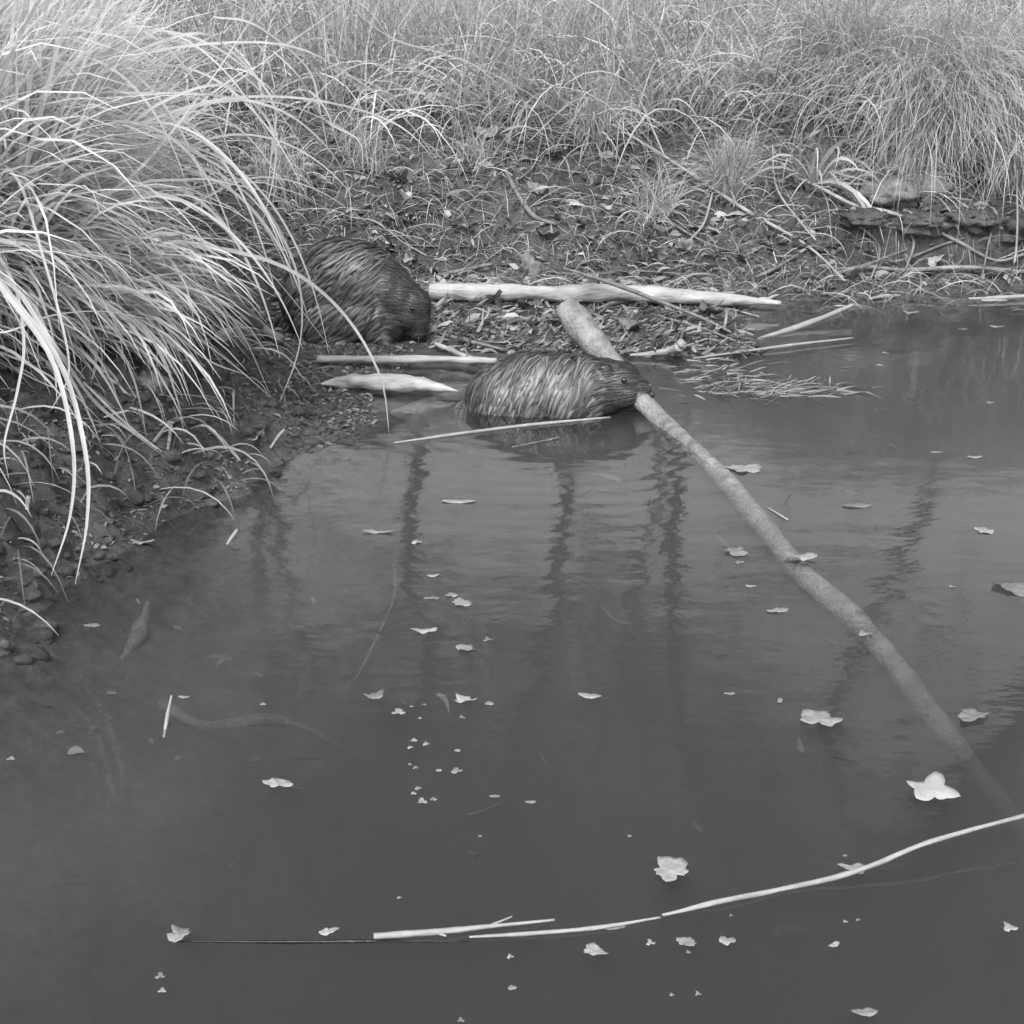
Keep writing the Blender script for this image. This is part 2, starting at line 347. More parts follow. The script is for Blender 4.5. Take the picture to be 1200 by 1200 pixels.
# right and centre
def gp(px, py): g = G(px, py); return g[0], g[1]
TUS = [(1095, 165, 4400, 1.02, .5, .006, 'big hazy fine-leaved grass tussock drooping over the right bank', .32, (0, -.45), (1.6, 3.2)),
       (1225, 165, 2600, 1.0, .55, .006, 'fine grass tussock cut off by the right edge of the view', .3, (0, -.4), (1.6, 3.2)),
       (985, 125, 2200, .95, .5, .006, 'fine drooping grass tussock left of the big hazy one', .26, (0, -.35), (1.3, 2.9)),
       (860, 75, 700, .8, .35, .008, 'upright straw-like grass clump on top of the bank right of centre', .25, (0, -.05), (.4, 1.6)),
       (700, 75, 800, .75, .32, .007, 'upright straw-like grass clump on the bank top above the thin dark twig', .35, (0, 0), (.3, 1.5)),
       (560, 85, 700, .7, .32, .007, 'thin upright grass clump on the bank top left of centre', .35, (0, 0), (.3, 1.5)),
       (450, 90, 700, .75, .4, .007, 'thin grass clump beyond the arching blades of the huge tussock', .35, (0, 0), (.4, 1.6)),
       (1180, 215, 260, .45, .6, .005, 'small wispy grass tuft hanging over the dark undercut at the right', .12, (0, -.3), (1.5, 2.8)),
       (1060, 215, 300, .45, .6, .005, 'small wispy grass tuft above the pale clods', .14, (0, -.3), (1.5, 2.8)),
       (855, 225, 900, .36, .45, .004, 'short soft-tipped blurry grass tuft halfway down the bank', .09, (0, -.25), (.8, 2.4)),
       (700, 165, 420, .5, .6, .006, 'sparse dry grass tuft at the broken bank lip in the centre', .1, (0, -.3), (1.5, 2.8)),
       (765, 250, 240, .35, .7, .005, 'sparse dry grass tuft low on the slope above the long peeled log', .1, (0, -.2), (1.2, 2.6)),
       (330, 225, 260, .4, .6, .006, 'dry grass tuft just above the back of the hunched beaver', .14, (0, -.2), (1.0, 2.4)),
       (430, 190, 200, .35, .6, .005, 'small dry grass tuft below the end of the pale horizontal twig', .12, (0, -.2), (1.0, 2.4)),
       (560, 190, 120, .28, .6, .005, 'tiny grass tuft beside the pale bark chip', .1, (0, -.2), (1.0, 2.4))]
for (px, py, n, L, sp, wd, lab, R0, lean, dr) in TUS:
    x, y = gp(px, py); tussock('grass_tussock', x, y, n, L, sp, wd, lab, M['farg'], R0=R0, lean=lean, droop=dr, seg=7, tone=(.75, 1.25), wild=.4)
# broad-bladed sedge
x, y = gp(950, 215)
tussock('sedge_plant', x, y, 34, .62, 1.0, .028, 'broad-leaved sedge with bent shiny leaves beside the soft grass tuft', M['farg'], R0=.05, group='broad-leaved sedges', lean=(.1, -.35), droop=(1.6, 3.6), tone=(.7, 1.15), wild=.6, cat='sedge')
x, y = gp(850, 120)
tussock('sedge_plant', x, y, 7, .5, .25, .035, 'broad upright straw leaves standing on the bank top right of centre', M['farg'], R0=.05, group='broad-leaved sedges', droop=(.2, .8), tone=(1.0, 1.25), cat='sedge')
# meadow beyond
n = 44000
mx_ = rng.uniform(-6, 7.5, n); my_ = 8.35 + rng.uniform(0, 1, n) ** 1.3 * 7
kk = fbm(mx_ * 2.2, my_ * 2.2, 3, 41) + rng.normal(0, .12, n) > -.1; mx_ = mx_[kk]; my_ = my_[kk]; n = len(mx_); mz = height(mx_, my_) - .01
D = np.stack([rng.normal(0, .5, n), rng.normal(-.15, .4, n), np.ones(n)], 1)
V, F, tn = ribbons(np.stack([mx_, my_, mz], 1), D, rng.uniform(.25, .85, n), rng.uniform(.004, .012, n), rng.uniform(.2, 2.8, n), 6, rng.uniform(.5, 1.15, n), curl=rng.normal(0, .4, (n, 3)) * [1, 1, 0])
tag(mesh_obj('meadow_grass', V, F, M['farg'], tone=tn), 'dry grass covering the ground behind the bank top', 'grass', kind='stuff')

n = 2600; x = rng.uniform(-3, 4.5, n); y = rng.uniform(8.2, 10.5, n); z = height(x, y)
D = np.stack([rng.normal(0, .8, n), rng.normal(-.5, .5, n), rng.uniform(.4, 1.2, n)], 1)
V, F, tn = ribbons(np.stack([x, y, z], 1), D, rng.uniform(.4, 1.1, n), rng.uniform(.006, .015, n), rng.uniform(1.2, 3.6, n), 8, rng.uniform(.7, 1.35, n), curl=rng.normal(0, .5, (n, 3)) * [1, 1, 0], ground=True)
tag(mesh_obj('tangled_grass', V, F, M['farg'], tone=tn), 'long bent dry grass tangled over the bank top', 'grass', kind='stuff')
# hand-laid long blades of the big tussock, each a part
BASE = np.array(BIG.location)
BL = [  # pixel points, depths, width m
 ([(0, 335), (60, 420), (85, 520), (83, 600), (60, 675)], (3.3, 3.2, 3.1, 3.05, 3.0), .011),
 ([(0, 330), (70, 425), (100, 530), (102, 610), (88, 685)], (3.4, 3.25, 3.1, 3.05, 3.0), .012),
 ([(135, 290), (230, 288), (330, 312), (400, 365), (445, 440), (457, 515)], (4.4, 4.5, 4.6, 4.7, 4.7, 4.7), .015),
 ([(120, 250), (200, 230), (270, 275), (330, 335), (395, 418)], (4.5, 4.7, 4.9, 5.1, 5.3), .009),
 ([(80, 330), (150, 290), (230, 238), (300, 208), (370, 222), (432, 262)], (4.4, 4.5, 4.7, 4.9, 5.0, 5.1), .009),
 ([(60, 310), (130, 232), (195, 165), (285, 90), (410, 0)], (4.3, 4.5, 4.7, 4.9, 5.2), .009),
 ([(70, 262), (150, 210), (195, 162), (250, 90), (302, 10)], (4.3, 4.4, 4.5, 4.6, 4.8), .009),
 ([(60, 180), (150, 150), (250, 118), (350, 115), (440, 135), (490, 165), (530, 220)], (4.5, 4.6, 4.7, 4.8, 5.0, 5.0, 5.1), .01),
 ([(40, 230), (130, 175), (230, 125), (320, 120), (380, 140), (425, 165)], (4.5, 4.6, 4.7, 4.8, 5.0, 5.0), .01),
 ([(80, 100), (180, 60), (330, 52), (420, 95), (480, 145), (520, 200)], (4.6, 4.7, 4.8, 5.0, 5.1, 5.2), .009),
 ([(170, 110), (250, 112), (330, 130), (385, 175), (408, 220), (412, 268)], (4.5, 4.6, 4.7, 4.8, 4.9, 4.9), .009),
 ([(190, 120), (260, 100), (305, 130), (322, 165), (320, 210), (305, 270)], (4.5, 4.6, 4.7, 4.7, 4.7, 4.7), .01),
 ([(100, 90), (220, 40), (270, 60), (320, 120), (318, 180), (312, 235)], (4.6, 4.6, 4.7, 4.7, 4.7, 4.7), .009),
 ([(65, 70), (110, 115), (160, 165), (200, 200), (255, 250), (290, 310)], (4.2, 4.3, 4.4, 4.5, 4.6, 4.6), .006),
 ([(180, 160), (230, 180), (290, 220), (330, 275), (352, 340), (350, 410), (322, 485)], (4.5, 4.6, 4.7, 4.8, 4.8, 4.8, 4.7), .009),
 ([(320, 60), (350, 90), (380, 140), (420, 165), (425, 200)], (4.9, 4.9, 5.0, 5.0, 5.0), .007),
 ([(250, 20), (300, 30), (360, 80), (375, 130), (385, 180)], (4.9, 4.9, 5.0, 5.0, 5.0), .008),
 ([(60, 480), (80, 440), (75, 390), (50, 300), (20, 210)], (3.4, 3.5, 3.6, 3.8, 4.0), .007),
 ([(10, 560), (5, 520), (20, 460), (28, 400), (15, 330)], (3.2, 3.2, 3.3, 3.5, 3.7), .007),
 ([(60, 400), (110, 470), (160, 510), (192, 535)], (3.5, 3.7, 3.8, 3.9), .012),
 ([(100, 310), (150, 340), (180, 390), (185, 440)], (4.2, 4.2, 4.2, 4.2), .01),
 ([(190, 300), (230, 330), (280, 385), (318, 465)], (4.3, 4.4, 4.5, 4.6), .008),
 ([(0, 390), (60, 370), (120, 365), (180, 375)], (3.6, 3.7, 3.9, 4.0), .005),
 ([(150, 360), (220, 390), (270, 425), (318, 466)], (4.2, 4.3, 4.4, 4.5), .008),
 ([(110, 330), (180, 370), (240, 420), (290, 440)], (4.1, 4.2, 4.3, 4.4), .011),
 ([(400, 0), (460, 45), (540, 70), (620, 110), (700, 165)], (5.6, 5.8, 6.1, 6.5, 6.9), .008),
]
for k in range(34):
    a_ = random.uniform(-.5, .35); q = np.array([random.uniform(-1.65, -1.15), random.uniform(4.4, 5.0), random.uniform(.75, 1.25)]); L = random.uniform(.5, 1.0)
    d_ = np.array([math.cos(a_), math.sin(a_), random.uniform(-.1, .9)]); d_ /= np.linalg.norm(d_); st = L / 7; ln = [q]
    dr = random.uniform(.25, .5)
    for j in range(7):
        q = q + d_ * st; d_ = d_ + np.array([0, 0, -dr]); d_ /= np.linalg.norm(d_); ln.append(q)
    BL.append((ln, None, random.uniform(.006, .011)))
for pts, ds, wd in BL:
    arc = ds is None
    c = np.array(pts) if arc else np.array([P(px, py, d) for (px, py), d in zip(pts, ds)])
    if arc: pts = [(0, 0)] * len(pts)
    if pts[0][1] > 470: c = c[::-1]
    if pts[0][0] < 250: c = np.vstack([BASE + (c[0] - BASE) * .35 + [0, 0, .1], BASE + (c[0] - BASE) * .75 + [0, 0, .12 if c[0][2] > c[1][2] else 0], c])
    n = 34; c = spline(c, n)
    T = np.gradient(c, axis=0); T /= np.linalg.norm(T, axis=1)[:, None]
    view = c - CP; view /= np.linalg.norm(view, axis=1)[:, None]
    sd_ = np.cross(T, np.array([.25, -.75, .6])); sd_ /= np.linalg.norm(sd_, axis=1)[:, None]
    nr = np.cross(sd_, T); t = np.linspace(0, 1, n)[:, None]
    hw = wd * .5 * (.75 + .25 * np.minimum(1, t * 4)) * (1 - t ** 3.5) + .0005
    V = np.stack([c - sd_ * hw + nr * hw * .35, c, c + sd_ * hw + nr * hw * .35], 1).reshape(-1, 3) - BASE
    F = []
    for k in range(n - 1):
        F += [(3 * k, 3 * k + 1, 3 * k + 4, 3 * k + 3), (3 * k + 1, 3 * k + 2, 3 * k + 5, 3 * k + 4)]
    mesh_obj('long_blade', V, np.array(F), M['blade'], BIG)

# ------------------------------------------------------------------ wood
def piece(name, label, cat, pts, rad, m, group=None, n=24, sides=10, rough=.07, seed=0, knots=0, forks=(), z=None, part=None):
    """pts: list of (px,py,mode): mode = ('g',lift) on ground/water, ('y',Y) at a distance, ('z',z) on a level"""
    def pt(q):
        px, py, (k, v) = q
        return G(px, py, v) if k == 'g' else P(px, py, v) if k == 'y' else W(px, py, v)
    c = [pt(q) for q in pts]; base = np.mean(c, axis=0); base[2] = min(p[2] for p in c)
    seed = seed or int(abs(pts[0][0] * 13 + pts[0][1]))
    vf = [tube_vf(c, rad, n, sides, rough, seed, knots)]
    for (fp, fr) in forks: vf.append(tube_vf([pt(q) for q in fp], fr, 10, max(5, sides - 3), rough, seed + 5))
    V, F = join_vf(vf); V = np.array(V) - base
    o = mesh_obj(name, V, F, m); o.location = base
    return tag(o, label, cat, group)
g = lambda px, py, l=.01: (px, py, ('g', l))
zz = lambda px, py, z: (px, py, ('z', z))
yy = lambda px, py, Y: (px, py, ('y', Y))

L1 = piece('peeled_log', 'long pale peeled log lying along the foot of the bank', 'log', [yy(503, 341, 6.62), yy(560, 342, 6.62), yy(650, 344, 6.62), yy(740, 343, 6.62), yy(820, 349, 6.62), yy(915, 355, 6.6)],
      [.036, .042, .037, .039, .037, .033, .01], M['log'], 'beaver-peeled logs at the shore', n=90, sides=18, rough=.07, knots=9)
piece('peeled_log', 'short thick peeled log gnawed to a point at both ends', 'log', [zz(376, 450, .03), zz(400, 448, .035), zz(430, 447, .04), zz(480, 449, .04), zz(505, 452, .035), zz(538, 459, .02)],
      [.004, .018, .029, .03, .029, .029, .015, .003], M['log'], 'beaver-peeled logs at the shore', n=50, sides=14, rough=.1, knots=4)
piece('peeled_log', 'thin straight peeled pole just in front of the hunched beaver', 'log', [zz(372, 421, .05), zz(450, 421, .05), zz(520, 421, .05), zz(582, 423, .045)],
      [.014, .016, .016, .014, .012], M['log'], 'beaver-peeled logs at the shore', n=40, rough=.06, knots=2)
GR = 'loose sticks at the shoreline'
piece('stick', 'short pale stick with a broken spur between the two beavers', 'stick', [g(510, 403, .03), g(535, 414, .03), g(568, 427, .025)], [.009, .011, .009], M['log'], GR, forks=[([g(545, 410, .07), g(549, 420, .03)], [.004, .008])])
piece('stick', 'thin grey stick slanting down beside the pale spurred stick', 'stick', [g(514, 391, .02), g(545, 400, .02), g(590, 411, .02)], [.006, .008, .007], M['branch'], GR)
piece('stick', 'curved pale stick rising from the water at the right of the log', 'stick', [yy(888, 398, 6.1), yy(920, 388, 6.2), yy(960, 374, 6.35), yy(1000, 357, 6.5)], [.008, .014, .012, .009], M['stick'], GR, n=30)
piece('stick', 'long thin stick lying flat on the water beneath the curved pale stick', 'stick', [zz(812, 420, .01), zz(870, 412, .012), zz(930, 404, .012), zz(1000, 396, .012)], [.003, .006, .006, .004], M['stick'], GR)
piece('stick', 'dark twig crossing over the long peeled log', 'stick', [yy(660, 314, 6.55), yy(720, 333, 6.5), yy(770, 352, 6.4), yy(830, 376, 6.25), yy(880, 402, 6.05)], [.005, .01, .009, .008, .005], M['branch'], GR)
piece('stick', 'snapped twig on the bank with a round pale cut end', 'stick', [g(488, 330, .03), g(525, 321, .03), g(578, 315, .04)], [.005, .009, .011], M['branch'], GR)
piece('stick', 'grey curved stick tucked under the long log beside the thick branch end', 'stick', [g(700, 362, .02), g(730, 354, .02), g(795, 351, .02)], [.007, .012, .006], M['bark'], GR)
piece('stick', 'thin twig dipping from the debris toward the flat long stick', 'stick', [g(775, 372, .02), g(815, 383, .02), g(850, 395, .02), g(890, 412, .01)], [.005, .006, .006, .004], M['branch'], GR)
piece('wood_stub', 'pale broken stub standing in the water right of the swimming beaver', 'stub', [zz(738, 416, .015), zz(765, 414, .02), zz(785, 411, .03), zz(797, 406, .06)], [.006, .01, .016, .02], M['log'], GR, forks=[([zz(789, 412, .0), zz(799, 402, .08)], [.02, .017]), ([zz(766, 416, .0), zz(768, 408, .05)], [.006, .004])])
piece('stick', 'flat pale stick at the right edge of the waterline', 'stick', [zz(1135, 350, .015), zz(1170, 349, .015), zz(1215, 346, .015)], [.005, .011, .01], M['stick'], GR, forks=[([zz(1150, 352, .01), zz(1180, 352, .01)], [.006, .004])])
piece('stick', 'small flat stick in the water under the dark undercut', 'stick', [zz(1020, 350, .01), zz(1035, 347, .01), zz(1055, 346, .01)], [.006, .01, .004], M['stick'], GR)
piece('stick', 'small peg-like stick poking from the mud left of the pointed log', 'stick', [g(317, 526, .02), g(326, 513, .04), g(333, 505, .06)], [.004, .005, .005], M['stick'], GR)
piece('stick', 'tiny pale peg upright in the left water near the mud', 'stick', [zz(266, 638, 0), zz(272, 629, .02), zz(278, 621, .03)], [.003, .005, .004], M['stick'], GR)
piece('stick', 'white chip standing in the mud at the far left', 'stick', [g(33, 610, .0), g(35, 594, .03)], [.006, .006], M['log'], GR)
# thin sticks in the foreground
FG = 'thin sticks floating in the foreground'
piece('stick', 'long wavy pale twig curving up from the water to the right edge', 'stick', [yy(776, 1073, 1.93), yy(850, 1055, 1.96), yy(925, 1040, 2.0), yy(1000, 1022, 2.03), yy(1080, 990, 2.08), yy(1140, 972, 2.12), yy(1215, 952, 2.16)],
      [.003, .0045, .004, .0048, .004, .004, .0038], M['stick'], FG, n=60, sides=8, rough=.1, knots=4)
piece('stick', 'forked pale twig floating left of centre in the foreground', 'stick', [zz(438, 1097, .004), zz(510, 1092, .006), zz(560, 1087, .006), zz(650, 1078, .004)], [.005, .0055, .004, .002], M['stick'], FG, n=40, sides=8,
      forks=[([zz(510, 1092, .005), zz(523, 1097, .003)], [.004, .002]), ([zz(572, 1086, .006), zz(600, 1074, .01)], [.003, .0015])])
piece('stick', 'thin twig floating beneath the forked one toward the wavy twig', 'stick', [zz(550, 1098, .003), zz(620, 1094, .003), zz(700, 1087, .004), zz(774, 1075, .003)], [.002, .0035, .0035, .0018], M['stick'], FG, n=40, sides=8)
piece('stick', 'very thin dark sunken twig running left of the forked one', 'stick', [zz(205, 1103, -.01), zz(330, 1104, -.012), zz(438, 1103, -.012), zz(550, 1103, -.014)], [.001, .003, .003, .001], M['dark'], FG, n=30, sides=6)
piece('stick', 'thin floating twig along the waterline below the swimming beaver', 'stick', [zz(462, 519, .003), zz(540, 508, .004), zz(620, 498, .004), zz(715, 489, .003)], [.003, .006, .006, .003], M['stick'], GR, n=30)
piece('stick', 'fine twig fragment floating just below the waterline twig', 'stick', [zz(600, 524, .002), zz(655, 513, .003)], [.002, .003], M['branch'], GR)
piece('stick', 'short straight twig floating right of the sunken branch', 'stick', [zz(900, 595, .003), zz(923, 609, .003)], [.002, .003], M['stick'], FG)
piece('stick', 'pale splinter standing in the water at the left', 'stick', [zz(192, 865, -.01), zz(196, 840, .01), zz(201, 815, .03)], [.003, .004, .002], M['stick'], FG)
piece('stick', 'submerged bowed twig in the shallows left of the sparkling reflection', 'stick', [zz(462, 660, -.1), zz(462, 700, -.12), zz(440, 752, -.14), zz(415, 800, -.17)], [.003, .005, .005, .004], M['branch'], FG)
piece('sunken_log', 'light sunken plank-like log under the shallow water left of the swimming beaver', 'log', [zz(425, 508, -.07), zz(480, 488, -.06), zz(545, 460, -.04)], [.03, .045, .03], M['branch'], GR)

# the branch the beaver tows
tow = piece('towed_branch', 'long thick barked branch in the grip of the swimming beaver, sinking away', 'branch',
      [yy(662, 358, 5.2), yy(680, 382, 5.15), yy(708, 418, 5.05), yy(735, 452, 4.93), yy(762, 480, 4.86), zz(795, 512, -.01), zz(840, 552, -.02), zz(890, 612, -.035), zz(940, 672, -.05), zz(1010, 735, -.09), zz(1060, 795, -.15), zz(1120, 875, -.26), zz(1200, 975, -.42)],
      [.045, .056, .05, .042, .034, .031, .029, .031, .031, .03, .029, .027, .025], M['tow'], None, n=110, sides=16, rough=.05, knots=7)

# twigs and roots on the bank
BK = 'dead twigs and roots on the bank'
T_ = [
 ([(985, 250), (1010, 270), (1030, 300), (1020, 330)], [.005, .008, .007, .004], 'bark', 'dark root dangling left of the rounded sod lump', .05),
 ([(1050, 265), (1070, 290), (1060, 320)], [.005, .008, .004], 'bark', 'short dark root dangling over the right undercut', .06),
 ([(1090, 270), (1120, 300), (1165, 310), (1200, 300)], [.006, .01, .009, .006], 'bark', 'dark looping root under the high sod lump', .05),
 ([(1130, 285), (1100, 300), (1050, 308), (1010, 300)], [.005, .007, .007, .004], 'branch', 'grey root slung across the dark right undercut', .06),
 ([(1170, 250), (1160, 285), (1150, 330)], [.004, .006, .004], 'branch', 'thin grey root hanging near the right edge', .06),
 ([(465, 117), (520, 121), (590, 122), (650, 130), (690, 146)], [.006, .01, .01, .009, .006], 'stick', 'long pale horizontal twig along the bank lip', .03),
 ([(815, 128), (790, 145), (735, 170), (720, 185)], [.004, .007, .005, .004], 'bark', 'dark twig leaning out of the straw clump on the bank top', .08),
 ([(590, 195), (605, 225), (625, 255), (652, 268)], [.009, .012, .013, .01], 'branch', 'thick grey root snaking down the middle of the slope', .03),
 ([(630, 190), (615, 205), (590, 225)], [.005, .006, .004], 'branch', 'short root crossing the thick grey root', .03),
 ([(625, 192), (660, 200), (700, 205), (770, 215)], [.004, .006, .006, .004], 'branch', 'thin root running sideways under the broken bank lip', .02),
 ([(640, 133), (635, 160), (628, 190)], [.004, .004, .003], 'stick', 'short pale stem hanging from the horizontal twig', .05),
 ([(700, 0), (720, 60), (750, 120), (778, 182)], [.004, .006, .006, .004], 'stick', 'straight pale stem leaning down from the upper centre grass', .3),
 ([(610, 70), (690, 130), (780, 185), (870, 245), (945, 290), (990, 330)], [.005, .006, .008, .01, .009, .005], 'stick', 'long pale reed stalk lying diagonally down the right slope', .05),
 ([(905, 170), (910, 220), (940, 265), (972, 300)], [.004, .006, .006, .003], 'stick', 'bent reed stalk right of the diagonal one', .06),
 ([(835, 230), (825, 262), (808, 285)], [.005, .006, .004], 'stick', 'short pale split stalk below the soft grass tuft', .05),
 ([(925, 205), (960, 225), (1000, 240), (1035, 257), (1060, 258)], [.007, .01, .01, .011, .008], 'stick', 'pale bowed stalk ending at the clods on the right', .06),
 ([(900, 185), (980, 205), (1060, 225), (1140, 235)], [.004, .005, .005, .003], 'stick', 'thin stalk lying level across the right slope', .06),
 ([(1180, 100), (1188, 180), (1192, 240), (1190, 300), (1180, 330)], [.004, .006, .006, .005, .003], 'stick', 'tall pale stalk hanging at the right edge to the waterline', .25),
 ([(970, 325), (1010, 315), (1060, 318), (1130, 315), (1200, 322)], [.008, .014, .014, .012, .01], 'bark', 'dark root along the waterline at the right', .03),
 ([(1000, 262), (1060, 268), (1120, 268), (1190, 276)], [.01, .016, .014, .01], 'bark', 'dark root above the undercut on the right', .03),
 ([(880, 330), (905, 318), (935, 300)], [.006, .01, .006], 'branch', 'stubby grey twig above the right end of the long log', .03),
 ([(1025, 325), (1000, 320), (1060, 300), (1095, 290)], [.004, .006, .006, .003], 'branch', 'forked grey twig in the dark undercut', .04),
 ([(760, 240), (790, 265), (830, 290), (860, 295)], [.005, .007, .007, .004], 'branch', 'crooked twig under the sparse central tuft', .03),
 ([(560, 230), (545, 250), (530, 260), (515, 250)], [.004, .005, .005, .003], 'branch', 'curled rootlet near the middle of the slope', .03),
 ([(480, 288), (510, 290), (548, 292)], [.004, .006, .004], 'branch', 'short level twig right of the hunched beaver', .02),
 ([(450, 240), (470, 262), (480, 285)], [.003, .005, .003], 'branch', 'thin twig above the hunched beaver shoulder', .02),
 ([(690, 230), (700, 270), (715, 300)], [.004, .006, .004], 'branch', 'thin root hanging down the slope right of centre', .02),
 ([(410, 255), (440, 262), (470, 285), (500, 300)], [.003, .005, .004, .003], 'stick', 'fine pale stem over the beaver back', .03),
 ([(640, 320), (690, 325), (740, 318), (800, 322)], [.004, .006, .006, .003], 'branch', 'thin twig lying just above the long log', .02),
 ([(540, 380), (600, 372), (650, 385)], [.004, .008, .005], 'bark', 'dark twig in the wet debris below the long log', .01),
 ([(560, 362), (610, 366), (650, 360)], [.005, .008, .005], 'branch', 'grey twig in the wet debris left of the thick branch end', .01),
 ([(600, 395), (560, 385), (530, 372)], [.004, .006, .004], 'branch', 'bent twig in the debris nearest the hunched beaver', .01),
 ([(800, 360), (850, 362), (890, 372)], [.004, .007, .004], 'bark', 'dark twig under the tapering end of the long log', .01),
 ([(225, 330), (262, 350), (300, 385), (330, 400)], [.03, .034, .03, .02], 'stone', 'smooth pale root leaning beside the hunched beaver rump', .03),
 ([(180, 520), (200, 505), (196, 545)], [.005, .007, .004], 'bark', 'dark root stub in the left mud bank', .02),
 ([(240, 500), (262, 520), (282, 545)], [.005, .008, .004], 'bark', 'short dark root low in the left mud bank', .02),
 ([(100, 470), (150, 500), (190, 532)], [.004, .005, .003], 'stick', 'thin pale stem on the left mud bank', .03),
]
for pts, rad, m, lab, lift in T_:
    nm = 'root' if ' root' in lab and 'stalk' not in lab else 'reed_stalk' if 'stalk' in lab else 'twig'
    piece(nm, lab, {'root': 'root', 'reed_stalk': 'stalk', 'twig': 'twig'}[nm], [g(a, b, lift * (0.4 + .6 * (k % 2 if len(pts) > 2 else 1))) for k, (a, b) in enumerate(pts)], rad, M[m], BK, n=20, sides=7, rough=.12)

# ------------------------------------------------------------------ leaves
def leaf_vf(size, kind, curl, seed):
    rg = np.random.default_rng(seed); n = 40; V = [(0, 0, 0)]; F = []
    a = np.linspace(0, 2 * math.pi, n, endpoint=False)
    if kind == 'lobed': r = .78 + .1 * np.cos(5 * a + rg.uniform(0, 6)) + .15 * np.cos(2 * a + rg.uniform(0, 6)) + .09 * np.cos(3 * a + rg.uniform(0, 6)) + .05 * np.cos(11 * a) + rg.uniform(-.04, .04, n)
    elif kind == 'torn':
        q_ = np.array([(-27, 12), (-16, 9), (-6, 10), (2, 20), (8, 24), (14, 18), (13, 4), (26, -13), (12, -12), (0, -10), (-10, -17), (-22, -15), (-20, -3)]) / 25.
        an = np.arctan2(q_[:, 1], q_[:, 0]) % (2 * math.pi); o_ = np.argsort(an); r = np.interp(a, an[o_], np.hypot(*q_.T)[o_], period=2 * math.pi)
    elif kind == 'oval': r = 1 / np.sqrt(np.cos(a) ** 2 + (np.sin(a) / .42) ** 2) * .9
    elif kind == 'star': r = .66 + .2 * np.cos(3 * a + .3) + .09 * np.cos(2 * a + rg.uniform(0, 6)) + .05 * np.cos(7 * a) + rg.uniform(-.05, .05, n)
    else: r = .6 + .2 * np.cos(3 * a + 1) + rg.uniform(-.1, .1, n)
    ph = rg.uniform(0, 6.28, 3)
    for q in (.35, .7, 1.0):
        for k in range(n):
            x = q * r[k] * math.cos(a[k]); y = q * r[k] * math.sin(a[k])
            z = .7 * curl * (.55 * x * x - .35 * y * y * math.cos(ph[0]) + .25 * q * q * math.sin(2 * a[k] + ph[1]) + .12 * q * math.sin(5 * a[k] + ph[2]))
            V.append((x, y, z))
    for k in range(n): F.append((0, 1 + k, 1 + (k + 1) % n))
    for s in range(2):
        for k in range(n): F.append((1 + s * n + k, 1 + s * n + n + k, 1 + s * n + n + (k + 1) % n, 1 + s * n + (k + 1) % n))
    o = len(V); V += [(x, y, z - .02) for x, y, z in V]; F += [tuple(i + o for i in f)[::-1] for f in F]   # underside
    for k in range(n): F.append((1 + 2 * n + k, o + 1 + 2 * n + k, o + 1 + 2 * n + (k + 1) % n, 1 + 2 * n + (k + 1) % n))
    V = np.array(V) * size * .5
    V[:, 2] -= 0
    return V, F
def leaf(px, py, wpx, label, kind='lobed', curl=.5, tilt=0, rz=None, m='leaf', on='z', group='leaves floating on the pond', lift=.002, squash=1, cat='leaf'):
    p = W(px, py, 0) if on == 'z' else G(px, py, lift)
    dist = np.linalg.norm(p - CP); size = wpx / FPX * dist * 1.25
    seed = int(px * 7 + py); V, F = leaf_vf(size, kind, curl, seed); V[:, 1] *= squash
    rg = random.Random(seed); rz = rg.uniform(0, 6.28) if rz is None else R(rz)
    Rm = np.array(Matrix.Rotation(rz, 3, 'Z')) @ np.array(Matrix.Rotation(R(tilt), 3, 'X'))
    if tilt and on == 'z': Rm = np.array(Matrix.Rotation(R(tilt), 3, 'X')) @ np.array(Matrix.Rotation(rz, 3, 'Z'))
    V = V @ Rm.T; 
    o = mesh_obj('leaf', V, F, M[m]); o.location = (p[0], p[1], p[2] - V[:, 2].min() * (.9 if on == 'z' else .8))
    return tag(o, label, cat, group)
